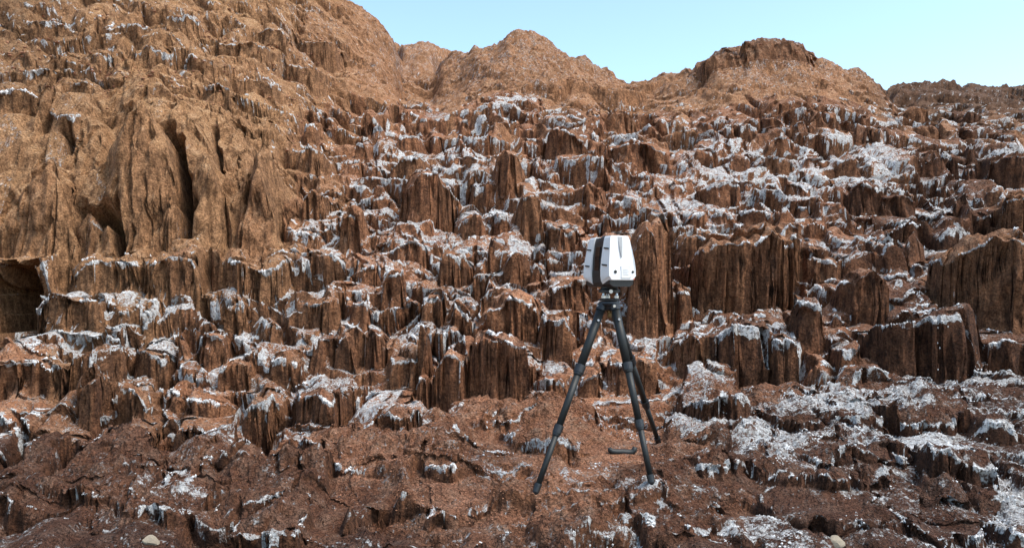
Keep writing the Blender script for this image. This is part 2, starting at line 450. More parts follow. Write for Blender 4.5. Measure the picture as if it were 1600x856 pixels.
def bites(wx, ws, s, seed, dlo, dhi, blend, keep=.85, lf=2.5, ky=1.0):
    """arched scarps bitten out of the slope: how deep, how far under the rim, and the rim strength"""
    best = np.zeros(wx.shape); near = best.copy(); rd = np.full(wx.shape, 9.); st = np.zeros(wx.shape); floor = np.zeros(wx.shape)
    gx, gy = np.floor(wx / s), np.floor(ws * ky / s)
    for a in (-1, 0, 1):
        for b in (-1, 0, 1, 2):
            ix, iy = gx + a, gy + b
            px = (ix + .5 + (hash2(ix, iy, seed) - .5) * .95) * s
            py = (iy + .5 + (hash2(ix, iy, seed + 1) - .5) * .95) * s / ky
            on = hash2(ix, iy, seed + 2) < keep
            w = s * (.30 + .42 * hash2(ix, iy, seed + 3))
            d = dlo + (dhi - dlo) * hash2(ix, iy, seed + 4) ** 1.6
            cv = (hash2(ix, iy, seed + 5) - .35) * 1.1
            dx = wx - px
            q = np.clip(1 - (dx / w) ** 2, 0, 1)
            t = py + cv * dx * dx / w + (hash2(ix, iy, seed + 6) - .5) * .7 * dx - ws
            Lf = d * lf + blend
            face = np.clip(t / blend, 0, 1)
            depth = np.where(on & (t > 0) & (t < Lf), d * q ** .65 * face * np.clip(1 - (t - blend) / (Lf - blend), 0, 1), 0)
            up = np.where(on & (q > 0) & (t <= 0) & (t > -.2), -t * .9, 9.)
            inn = np.where((depth > 0) & (t < blend * 1.15), depth, 9.)
            r = np.minimum(up, inn)
            sr = sstep(.02, .07, d * q ** .65) * (.5 + .8 * hash2(ix, iy, seed + 7))
            m = r < rd
            st = np.where(m, sr, st); rd = np.where(m, r, rd)
            mb = depth > best
            floor = np.where(mb, np.where(t > blend, np.clip(1 - (t - blend) / (Lf * .7), 0, 1) * (hash2(ix, iy, seed + 8) > .45), 0), floor)
            near = np.where(mb, sstep(3.2 * blend, blend, t) * sstep(.2, 1., face) * np.minimum(depth, .3), near)
            best = np.where(mb, depth, best)
    rd = np.where((best > .04) & (rd < 8) & (best > rd + .03), 9., rd)
    return dict(d=best, near=near, rd=rd, st=np.where(rd < 8, st, 0), floor=floor)

# ------------------------------------------------------------------ sampling grid of the land
us = np.concatenate([np.linspace(-860, -80, 50), np.arange(-70, 1671, 2.0), np.linspace(1685, 2560, 50)])
ys = np.concatenate([np.arange(.8, 4.3, .1), np.arange(4.3, 7.0, .018), np.arange(7.0, 12, .0145), np.arange(12, 20, .027), np.arange(20, 30, .1), [31, 33, 36, 42, 55, 80, 118]])
U, Yg = np.meshgrid(us, ys)
Xg = (U - 800) / FPX * Yg
NY, NU = Xg.shape

# prominent blocks of the photograph: left, right, top of the front face, foot, then look
# (u0, u1, v_top, v_foot, depth in widths, yaw, tan, dark (own tone and painted shade), rim, taper, tilt, label)
HEROES = [
 (718, 828, 520, 626, .75, -12, 0, .12, .45, .03, .05, 'broad fluted red block with crumbly rounded crown, left of the tripod'),
 (676, 730, 553, 632, .9, -8, 0, .10, 1.0, .02, .02, 'low flat-topped fluted block with thin salt edge, left shoulder of the broad block'),
 (624, 655, 519, 642, .9, 10, .35, .05, .2, .10, .02, 'tall slim tan pillar standing left of the broad fluted block'),
 (650, 675, 588, 640, .9, 5, .2, .15, .5, .05, .02, 'short stub pillar at the right foot of the slim tan pillar'),
 (751, 842, 466, 535, .7, 8, .1, .05, .9, .02, .05, 'orange block with salt-draped right corner, standing above and behind the broad fluted block'),
 (846, 893, 492, 560, .8, -6, 0, .35, .9, .0, .02, 'square dark brown block with white cap just left of the tripod head'),
 (530, 564, 519, 577, .8, -10, .15, .1, .5, .02, .04, 'small leaning block with cracked face beside a taller dark one'),
 (564, 595, 514, 572, .8, 12, 0, .5, .6, .0, .04, 'narrow dark block directly right of the small leaning block'),
 (560, 648, 643, 692, .8, 10, 0, .15, .8, .05, .05, 'low wide block with notched front at the foot of the slope, below the slim pillar'),
 (985, 1046, 352, 520, .9, 6, .25, .0, .5, .05, .03, 'tall lit orange monolith directly behind the white scanner'),
 (957, 1026, 560, 613, .9, -6, .1, .1, .5, .06, .05, 'rounded orange block behind the right tripod leg'),
 (596, 628, 426, 480, .8, -5, .1, .2, .7, .0, .03, 'upright fluted block with vertical cracks, high left of the broad fluted block'),
 (1078, 1139, 522, 590, .9, 8, .2, .05, .6, .06, .06, 'dome-topped bright orange block right of the tripod'),
 (1112, 1207, 500, 586, .7, -8, 0, .75, 2.2, .0, .03, 'dark brown block under a thick white salt cap, right of the tripod'),
 (1090, 1170, 626, 676, .8, 6, 0, .55, 1.6, .02, .05, 'low dark block with drooping salt fringe, below the orange dome block'),
 (1385, 1530, 493, 578, .8, -6, 0, .8, 1.1, .02, .10, 'wide dark block with sloping orange roof and salt-lined edge, at the right'),
 (1528, 1640, 522, 566, .8, 4, 0, .7, .6, .02, .05, 'long low dark block running out at the right, beside the sloping-roofed one'),
 (1250, 1293, 470, 526, .8, -5, 0, .6, 1.2, .02, .05, 'small dark arched block with white outline, left of a tall dark column'),
 (1330, 1387, 425, 506, .8, 8, 0, .45, .4, .0, .02, 'tall dark column left of the deep gap, above the sloping-roofed block'),
 (1492, 1640, 372, 515, .6, -10, .35, .35, .6, .03, .04, 'big fluted brown bluff at the right edge with long vertical grooves'),
 (1447, 1553, 712, 755, .7, -4, 0, .6, .8, .03, .06, 'squat dark block with red crust roof on the salty ground, front right'),
 (1103, 1252, 364, 482, .6, 10, .3, .1, .6, .02, .06, 'large fluted orange bluff right of the scanner with dark right flank'),
 (1336, 1388, 284, 334, .8, -6, .2, .25, 1.1, .02, .05, 'square orange block with arched white rim in the upper right salt field'),
 (1387, 1438, 306, 338, .8, 8, .3, .1, .4, .06, .05, 'crumbled tan block adjoining the square arched-rim block'),
 (1098, 1147, 281, 307, .8, -6, .2, .2, .9, .02, .05, 'low orange block with undercut foot at the edge of the white salt flow'),
 (1566, 1640, 301, 384, .6, -8, .3, .3, .6, .02, .03, 'fluted brown wall high at the right edge'),
 (1550, 1640, 238, 292, .6, -6, .1, .8, .7, .02, .04, 'blackish block high at the right edge above the fluted brown wall'),
 (1228, 1263, 286, 305, .8, 5, .2, .2, .8, .02, .05, 'little orange block right of the undercut one in the salt flow'),
 (1382, 1441, 346, 378, .7, 5, 0, .8, 1.0, .02, .06, 'shadowy low block with white lip, under the crumbled tan block'),
 (1466, 1508, 352, 388, .7, -5, 0, .8, .9, .02, .06, 'small black-brown block with pale edge, below the salt field at right'),
 (1195, 1247, 239, 262, .7, 6, .2, .2, .9, .02, .06, 'rounded block at the top of the white salt flow'),
 (1410, 1458, 165, 191, .7, -4, .3, .15, .3, .06, .05, 'orange boulder-like block jutting from the saddle left of the dark ridge'),
 (1440, 1473, 193, 217, .7, 8, .2, .35, .3, .05, .05, 'dark orange cube of rock below the jutting saddle block'),
 (1311, 1347, 241, 275, .8, -6, .1, .35, 1.2, .02, .06, 'arched block with white hood, upper right'),
 (634, 698, 266, 344, .7, 24, .2, .35, .5, .0, .02, 'big wedge-shaped slab with dark smooth face leaning back, left of centre'),
 (608, 662, 243, 276, .8, -6, .3, .2, .8, .02, .05, 'long low block just above the leaning dark wedge'),
 (776, 812, 236, 307, .9, 8, .35, .0, .3, .04, .03, 'slim lit tan pillar on the middle slope, right of the leaning wedge'),
 (740, 780, 279, 303, .8, -6, .2, .3, .7, .02, .04, 'low shadowed block left of the slim lit pillar'),
 (950, 987, 168, 205, .8, 18, .3, .2, .5, .05, .03, 'pointed triangular fin of rock below the notch in the skyline'),
 (851, 914, 196, 242, .6, -10, .2, .3, .8, .02, .06, 'craggy block under the rounded hill, left of the triangular fin'),
 (962, 1054, 220, 252, .6, 5, .2, .15, .7, .02, .05, 'wide low fluted ledge below the triangular fin'),
 (811, 848, 302, 353, .8, 5, .25, .1, .5, .03, .04, 'fluted tan block at the right foot of the slim lit pillar'),
 (892, 944, 286, 316, .8, -8, .15, .1, .3, .06, .08, 'rounded knob of crusted rock above the scanner'),
 (1017, 1043, 331, 353, .8, 5, .2, .1, .8, .02, .05, 'small orange block above the top right of the scanner'),
 (528, 566, 322, 388, .8, -8, .2, .35, .7, .02, .04, 'tall dark-sided block beside the foot of the left cliff'),
 (781, 823, 390, 441, .8, 8, .1, .3, .8, .02, .04, 'dark fluted block halfway up the slope, left of the scanner'),
 (48, 141, 456, 517, .6, -6, .8, .2, 1.0, .02, .03, 'long tan block under a salt ledge at the left, beside the cave'),
 (271, 297, 506, 562, .8, 6, .4, .2, .6, .02, .03, 'narrow column in the left part of the slope'),
 (300, 348, 516, 556, .8, -8, .4, .25, 1.0, .02, .04, 'squarish block with white crown right of the narrow left column'),
 (281, 333, 662, 707, .9, 4, .25, .3, 1.0, .05, .05, 'arch-topped block with white hood at the left foot of the slope'),
 (512, 538, 609, 662, .9, 8, .3, .05, .3, .06, .02, 'small bright orange pillar at the foot of the slope'),
 (-20, 96, 564, 622, .6, 6, .6, .35, .8, .02, .03, 'long dull wall of rock low at the left edge'),
 (161, 209, 672, 723, .8, -6, .3, .45, .8, .04, .06, 'slanted dark block with salt collar at the left foot of the slope'),
 (45, 92, 682, 728, .8, 8, .3, .5, 1.0, .04, .05, 'small block with frayed white edge at the far left foot of the slope'),
 (118, 148, 577, 664, .8, -5, .3, .65, .4, .02, .02, 'tall dark slot-like column at the left, above the slanted block'),
 (398, 434, 501, 528, .8, 6, .3, .35, 1.0, .02, .05, 'rounded brown hump ringed by salt in the left middle of the slope'),
 (1160, 1268, 66, 94, .6, 4, .25, .45, .3, .0, .02, 'flat dark cap rock on the summit of the right-hand hill'),
 (1106, 1162, 86, 104, .6, -8, .3, .25, .2, .03, .04, 'lower brown shoulder rock on the left of the flat summit cap'),
 (96, 216, 408, 455, .5, -4, .8, .15, 1.4, .0, .03, 'long tan ledge under a white salt lip at the foot of the left cliff'),
 (222, 330, 398, 462, .5, 6, .8, .15, 1.2, .0, .04, 'broken tan ledge with ragged salt hood, below the long dark crack'),
 (332, 432, 402, 452, .5, -6, .7, .2, 1.2, .0, .04, 'salt-rimmed ledge under the rounded buttress of the left cliff'),
 (-10, 118, 262, 398, .5, -6, 1., .12, .4, .02, .08, 'broad tan cliff face at the far left above the cave'),
 (150, 254, 182, 388, .5, 12, 1., .0, .3, .05, .08, 'tall smooth orange-tan buttress left of the long dark crack'),
 (276, 342, 200, 368, .5, -8, 1., .05, .6, .03, .08, 'tan buttress directly right of the long dark crack'),
 (348, 438, 222, 384, .6, 10, .9, .1, .8, .03, .08, 'rounded tan buttress at the right end of the left cliff'),
 (20, 72, 104, 124, .6, 6, .9, .25, 1.2, 0, .1, None), (98, 132, 122, 142, .6, -6, .9, .2, 1.2, 0, .1, None), (128, 172, 76, 96, .6, 8, .9, .2, 1.1, 0, .1, None),
 (196, 262, 66, 88, .6, -6, .9, .1, 1.2, 0, .1, None), (250, 300, 16, 36, .6, 6, .9, .1, 1.1, 0, .1, None), (284, 326, 84, 106, .6, -8, .9, .1, 1.0, 0, .1, None),
 (310, 352, 126, 150, .6, 8, .9, .1, .8, 0, .1, None), (400, 440, 40, 66, .6, -6, .8, .15, .8, 0, .1, None), (42, 96, 22, 46, .6, 6, .9, .3, 1.1, 0, .1, None),
 (150, 210, 28, 46, .6, -8, .9, .2, 1.0, 0, .1, None), (-10, 40, 150, 176, .6, 6, .9, .3, 1.1, 0, .1, None), (60, 118, 176, 204, .6, -8, .9, .2, 1.0, 0, .1, None),
 (340, 400, 60, 84, .6, 8, .9, .1, .8, 0, .1, None), (440, 486, 98, 124, .6, -6, .7, .15, .6, 0, .1, None), (470, 520, 60, 84, .6, 8, .6, .15, .4, 0, .1, None),
 (365, 420, 120, 142, .6, 8, .8, .1, .9, 0, .1, None), (452, 500, 230, 262, .7, -8, .6, .1, .9, 0, .1, None), (470, 512, 300, 338, .7, 8, .5, .15, .9, 0, .1, None),
 (484, 528, 392, 430, .7, -8, .4, .2, 1.0, 0, .1, None), (690, 735, 392, 430, .7, 8, .2, .15, 1.0, 0, .1, None), (712, 752, 330, 362, .7, -8, .2, .1, 1.0, 0, .1, None),
 (860, 905, 352, 388, .7, 8, .2, .1, 1.0, 0, .1, None), (1060, 1098, 366, 410, .7, -8, .2, .15, 1.0, 0, .1, None), (1268, 1312, 392, 432, .7, 8, .2, .4, 1.0, 0, .1, None),
 (600, 642, 562, 604, .7, -8, .2, .25, 1.0, 0, .1, None), (430, 476, 552, 596, .7, 8, .3, .3, 1.0, 0, .1, None), (210, 256, 540, 586, .7, -8, .4, .3, 1.0, 0, .1, None),
 (350, 396, 560, 604, .7, 8, .3, .3, 1.0, 0, .1, None), (186, 234, 600, 650, .7, 8, .3, .35, 1.0, 0, .1, None), (380, 430, 622, 664, .7, -8, .2, .35, 1.0, 0, .1, None),
 (1040, 1082, 450, 500, .7, 8, .2, .2, 1.0, 0, .1, None), (1206, 1248, 520, 570, .7, -8, .1, .6, 1.0, 0, .1, None), (870, 912, 440, 482, .7, 8, .15, .25, 1.1, 0, .1, None),
 (695, 742, 468, 506, .7, -8, .15, .2, 1.1, 0, .1, None), (655, 690, 452, 500, .7, 8, .2, .25, 1.0, 0, .1, None), (470, 520, 470, 512, .7, -8, .3, .2, 1.1, 0, .1, None),
 (462, 518, 614, 673, .8, -8, .1, .5, .8, .02, .05, 'dark broad block left of the small bright orange pillar'),
]

# where each prominent block stands
def find_foot(u, v):
    Ys = np.arange(4.6, 24, .02)
    X = (u - 800) / FPX * Ys
    return Ys[np.argmax(row_of(Ys, macro(X, Ys)) <= v)]

def slab(q, wd, sd):
    """stepped noise: buttresses of uneven width"""
    x = q / wd + .45 * vnoise(q / wd * .7, q * 0 + sd, 316)
    k = np.floor(x); f = x - k
    r0_, r1_ = hash2(k, k * 0, sd), hash2(k + 1, k * 0, sd)
    return r0_ + (r1_ - r0_) * sstep(.82, 1., f) - .5

# smaller blocks between them, parts of the hillside
rs_ = random.Random(41)
SMALL = []
for _ in range(8000):
    if len(SMALL) >= 85: break
    u, v = rs_.uniform(-10, 1610), rs_.uniform(190, 670)
    if v > row_of(toe(u), macro(np.array((u - 800) / FPX * toe(u)), toe(u))) - 6: continue
    if u < 455 and v < 405: continue
    k = .55 + .45 * (v - 185) / 420
    wpx, hpx = rs_.uniform(24, 58) * k, rs_.uniform(13, 36) * k
    if any(u + wpx / 2 > h[0] - 8 and u - wpx / 2 < h[1] + 8 and v > h[2] - 12 and v - hpx < h[3] + 16 for h in HEROES): continue
    if any(abs(u - (h[0] + h[1]) / 2) < 46 * k and abs(v - h[3]) < 36 * k for h in SMALL): continue
    tn = float(np.clip(.8 * (620 - u) / 400, 0, .8)) if v < 600 else .1
    dk = float(np.clip(.7 * (u - 1100) / 400, 0, .7) + rs_.uniform(0, .15))  # painted shade deepens to the right, plus random tone
    SMALL.append((u - wpx / 2, u + wpx / 2, v - hpx, v, .9, rs_.uniform(-16, 16), tn, dk, rs_.uniform(.8, 1.5), rs_.uniform(0, .06), rs_.uniform(.04, .16), None))

# low ledges that run down into the near ground
KEEP_CLEAR = [(835, 772, 40), (1018, 755, 36), (1030, 692, 36), (972, 706, 46), (236, 848, 30), (1308, 851, 36)]
NEAR = []
for _ in range(4000):
    if len(NEAR) >= 34: break
    u, v = rs_.uniform(-10, 1610), rs_.uniform(660, 850)
    tv = row_of(toe(u), macro(np.array((u - 800) / FPX * toe(u)), toe(u)))
    if v < tv + 14: continue
    near_ = (v - tv) / 150
    wpx, hpx = rs_.uniform(46, 120) * (.8 + .4 * near_), rs_.uniform(10, 26)
    if any(abs(u - a) < wpx / 2 + r and -r < v - b < r + hpx + 30 for a, b, r in KEEP_CLEAR): continue
    if any(u + wpx / 2 > h[0] - 8 and u - wpx / 2 < h[1] + 8 and v > h[2] - 14 and v - hpx < h[3] + 20 for h in HEROES): continue
    if any(abs(u - (h[0] + h[1]) / 2) < 80 and abs(v - h[3]) < 30 for h in NEAR): continue
    NEAR.append((u - wpx / 2, u + wpx / 2, v - hpx, v, .9, rs_.uniform(-14, 14), 0., float(np.clip(.0 + .45 * near_ + .6 * abs(u - 850) / 750, 0, .95)), rs_.uniform(.5, 1.4), .03, rs_.uniform(-.12, -.05), None))  # painted shade deepens towards the viewer and both sides

class Block: pass
BLOCKS = []
for i, hb in enumerate(HEROES + SMALL + NEAR):
    q = Block()
    q.u0, q.u1, q.vt, q.vb, q.dw, q.yaw, q.tan, q.dark, q.rim, q.taper, q.tilt, q.label = hb
    q.i = i
    uc = (max(q.u0, -10) + min(q.u1, 1610)) / 2
    q.Yb = float(find_foot(uc, q.vb))
    q.Zb = EYE + q.Yb * (465 - q.vb) / FPX
    q.Zt = EYE + q.Yb * (465 - q.vt) / FPX
    q.h = q.Zt - q.Zb
    q.W = (q.u1 - q.u0) / FPX * q.Yb
    q.a = q.W / 2
    q.cx = ((q.u0 + q.u1) / 2 - 800) / FPX * q.Yb
    R_ = np.random.default_rng(700 + i)
    q.conv = R_.uniform(.10, .55) * q.a
    q.skew = math.tan(math.radians(q.yaw * 1.5))
    q.D = max(.28, .75 * q.W, 1.1 * q.h)
    q.arch = R_.uniform(.06, .42) * q.h
    q.peak = R_.uniform(-.35, .35)
    q.lean = R_.uniform(-.02, .13) if not (q.u1 < 445 and q.vb < 400 and q.h > 1.0) else .02
    q.big = q.u1 < 445 and q.vb < 400 and q.h > 1.0          # the smooth faces of the left cliff
    if q.u0 > 1100 and q.vb < 120: q.lean = -.35
    q.flute = .3 if q.big else 1.0
    q.sl = .34 + 1.3 * q.tilt
    BLOCKS.append(q)

def front_line(q, xl):
    sc_ = min(q.W, .8)
    return (q.Yb + q.skew * xl + q.conv * (xl / q.a) ** 2 + (.16 if q.flute > .5 else .03) * sc_ * slab(xl + 3, max(.10, q.W * .34), 500 + q.i)
            + (.05 if q.flute > .5 else .01) * sc_ * slab(xl + 5, max(.06, q.W * .13), 600 + q.i))

# draw the sampling rows together where the faces stand
for q in BLOCKS:
    k0, k1 = np.searchsorted(us, (q.u0 - 8, q.u1 + 8))
    Yw = Yg[:, k0:k1]; Xw = (U[:, k0:k1] - 800) / FPX * q.Yb
    yf = front_line(q, np.clip(Xw - q.cx, -q.a, q.a))
    R = .022 * q.Yb
    dl = Yw - yf
    m = np.abs(dl) < R
    fade = sstep(0, 6, np.minimum(U[:, k0:k1] - q.u0 + 8, q.u1 + 8 - U[:, k0:k1]))
    Yg[:, k0:k1] = np.where(m, Yw + fade * (yf + np.sign(dl) * R * (np.abs(dl) / R) ** 2.2 - Yw) * .94, Yw)
Xg = (U - 800) / FPX * Yg

def build_land():
    X, Y = Xg, Yg
    z = zones(X, Y)
    A = z['step']; M = z['M']
    S = table(ARC, X, Y); dms = table(DMS, X, Y)
    # wavy and fluted outlines
    n1 = vnoise(X * 1.5, S * 1.5, 21); n2 = vnoise(X * 1.5 + 40, S * 1.5, 22)
    cq = np.clip(z['cliff'] + z['upleft'] + z['smooth'], 0, 1); Q = Y * (1 - cq) + S * cq
    f1 = vnoise(X * 5.5, Q * 5.5, 23); f2 = vnoise(X * 5.5, Q * 5.5 + 31, 24)
    fa = (.3 + .9 * sstep(-.3, .5, vnoise(X * 1.9, S * 1.9, 28))) * (1 - .5 * z['cliff'])
    g1 = vnoise(X * 15, Q * 15, 25); g2 = vnoise(X * 15, Q * 15 + 31, 26); g3 = vnoise(X * 37, Q * 37, 27)
    wx = X + .22 * n1 + fa * (.055 * f1 + .022 * g1 + .008 * g3)
    ws = S + .22 * n2 + fa * (.055 * f2 + .022 * g2 + .008 * g3)
    rs = np.interp(Y, ys, np.gradient(ys)) * 2.3
    bl = lambda lo: np.clip(rs, lo, .07)
    L0 = layer(wx, ws, dms, 1.55, 300, .42, bl(.03), (.75, 1.0), ox=.7)
    L1 = layer(wx, ws, dms, .46, 100, .40, bl(.018), (.2, 1.0), ky=.95, dome=.085)
    L2 = layer(wx, ws, dms, .21, 200, .15, bl(.014), (.4, 1.0), ky=1.1, ox=.3, dome=.035)
    B0 = bites(wx + 5, ws, .95, 400, .14, .50, bl(.030), .8)
    B1 = bites(wx, ws, .50, 420, .07, .30, bl(.024), .85)
    B2 = bites(wx + 2, ws, .24, 440, .03, .13, bl(.018), .75)
    blk = .22 + .52 * sstep(640, 380, z['u']) * sstep(330, 430, z['v']) + .25 * blob(z['u'], z['v'], 1250, 430, 250, 90)
    blk = np.clip(blk + .5 * z['fg'] + .3 * z['upleft'], 0, 1)
    small = .35 + .75 * sstep(-.2, .3, vnoise(X * .9, S * .9, 31))
    A2 = A * small + .45 * z['upleft']
    A0 = A * (1 - z['upleft']) * (1 - .8 * z['fg'])
    AB = A * (1 + .25 * z['fg']) * (1 - .85 * np.clip(1.3 * (blob(z['u'], z['v'], 975, 708, 60, 26) + blob(z['u'], z['v'], 835, 775, 40, 26) + blob(z['u'], z['v'], 1020, 756, 34, 24) + blob(z['u'], z['v'], 1030, 690, 34, 20)), 0, 1))
    A = A * blk; A2 = A2 * blk
    H = M + A0 * L0['h'] + A * L1['h'] + A2 * L2['h'] - AB * (B0['d'] + .8 * B1['d'] + .7 * B2['d'])
    # rims
    def rim(L, A):
        d = (L['h2'] - L['h1']) * A
        up = d > 0
        rd = np.where(up, (L['h2'] - L['h']) * A, np.maximum(L['e'], 0) * 1.1 + (L['h1'] - L['h']) * A)
        ch = np.where(up, L['c2'], L['c1'])
        r = cell_rand(ch, 77)
        rw = sstep(.035, .10, np.abs(d)) * sstep(.0, .25, r) * (.6 + .8 * cell_rand(ch, 78))
        return rd, rw, up, np.abs(d)
    rd1, rw1, up1, dr1 = rim(L1, A); rd2, rw2, up2, dr2 = rim(L2, A2)
    rd0, rw0, up0, dr0 = rim(L0, A0)
    w0 = (L0['e'] < bl(.03) * 1.15) & (dr0 > .06); w1 = (L1['e'] < bl(.018) * 1.15) & (dr1 > .06) & ~w0
    rw2 = np.where(w0 | w1, 0, rw2); rd2 = np.where(w0 | w1, 9, rd2)
    rw1 = np.where(w0, 0, rw1); rd1 = np.where(w0, 9, rd1)
    use2 = (rw2 * .05 - rd2) > (rw1 * .05 - rd1)
    rd = np.where(use2, rd2, rd1); rw = np.where(use2, rw2, rw1)
    use0 = (rw0 * .05 - rd0) > (rw * .05 - rd)
    rd = np.where(use0, rd0, rd); rw = np.where(use0, rw0, rw)
    for B in (B2, B1, B0):
        bs = B['st'] * AB
        better = (bs * .045 - B['rd']) > (rw * .05 - rd)
        other = (B['d'] > .04) & ~better & (B['rd'] > 8)
        rd = np.where(better, B['rd'], rd); rw = np.where(better, np.minimum(bs * 1.15, 1.2), rw)
    saltf = np.clip(z['salt'] * 1.6 + .80 + .30 * z['upleft'] + .2 * z['cliff'], 0.35, 1.6)
    rw = rw * .024 * saltf * (1 - .97 * z['smooth'])
    # salt lying in the lower cells and along the foot of the walls
    low1 = (cell_rand(L1['c1'], 106) - .42)
    sp = z['salt'] * 1.05 + np.where(low1 < -.08, .22, -.03) + .02 + .16 * vnoise(X * 1.1, Y * 1.1, 41)
    foot = np.where(up1 & (dr1 > .1), sstep(.22, .02, L1['e']) * .16, 0)
    sp = sp + foot + .16 * B0['floor'] + .12 * B1['floor'] - .06
    # crust relief
    rough = fbm(X * 3.2, S * 3.2, 51, 4) * .040 + fbm(X * 11, S * 11, 61, 3) * .018
    wild = z['smooth'] + .35 * z['upleft'] + .25 * z['cliff']
    ridged = (1 - np.abs(fbm(X * .8, S * .55, 71, 5, .5))) ** 2
    rough = rough + wild * (ridged - .6) * .26 + wild * fbm(X * 4, S * 4, 75, 4, .6) * .045 + wild * .035 * sstep(.22, .42, fbm(X * 4.3, S * 4.3, 78, 3)) + wild * fbm(X * 10, S * 10, 79, 2) * .025 + z['cliff'] * (.30 * vnoise(z['u'] / 62., S * .5, 76) + .10 * vnoise(X * 3.1, S * 1.2, 77))
    mound = np.maximum(0, fbm(X * .9 + 3, S * 1.5, 85, 3))
    rough = rough + z['fg'] * (fbm(X * 2.2, S * 3.4, 81, 4, .55) * .10 + .10 * mound * (1 - blob(z['u'], z['v'], 930, 735, 170, 70)) + .02 * np.maximum(0, vnoise(X * 22, S * 22, 83)))
    H = H + rough
    # cracks in the left cliff, and the cave at its foot
    crk = np.zeros_like(H)
    for (u0, v0, u1, v1, wd, dp) in ((256, 205, 288, 330, .13, 1.0), (120, 292, 192, 398, .085, .8), (395, 240, 380, 340, .05, .3), (330, 200, 345, 270, .05, .25), (95, 200, 100, 225, .07, .3)):
        tt = np.clip((z['v'] - v0) / (v1 - v0), -.2, 1.2)
        uc = u0 + (u1 - u0) * tt + 9 * vnoise(z['v'] / 25., z['v'] * 0 + u0, 95)
        dd = np.abs(z['u'] - uc) / FPX * Y
        ins = sstep(-.12, .15, tt) * (1 - sstep(.8, 1.12, tt)) * (z['cliff'] > .05)
        crk = np.maximum(crk, dp * sstep(wd, wd * .45, dd) * ins)
    cave = blob(z['u'], z['v'], 0, 470, 62, 62) + .20 * vnoise(X * 2.6, S * 2.6, 97) + .12 * vnoise(X * 7, S * 7, 98)
    push = 1.5 * sstep(.30, .62, cave)
    rw = rw * (1 - sstep(.3, .5, cave)); sp = sp - .5 * sstep(.3, .5, cave); dark2 = z['dark']
    z['step'] = AB
    out = dict(z); out.update(crk=crk, push=push, det=rough - .5 * AB * (.7 * B1['d'] + .8 * B2['d']), ox=wx - X, oy=ws - S, H=H, B0=B0, B1=B1, AB=AB, rd=rd, rw=rw, sp=sp, L1=L1, L2=L2, up1=up1, dr1=dr1, up2=up2, dr2=dr2, use2=use2, A=A, A2=A2, dark=dark2)
    return out

T = build_land()
H = T['H']

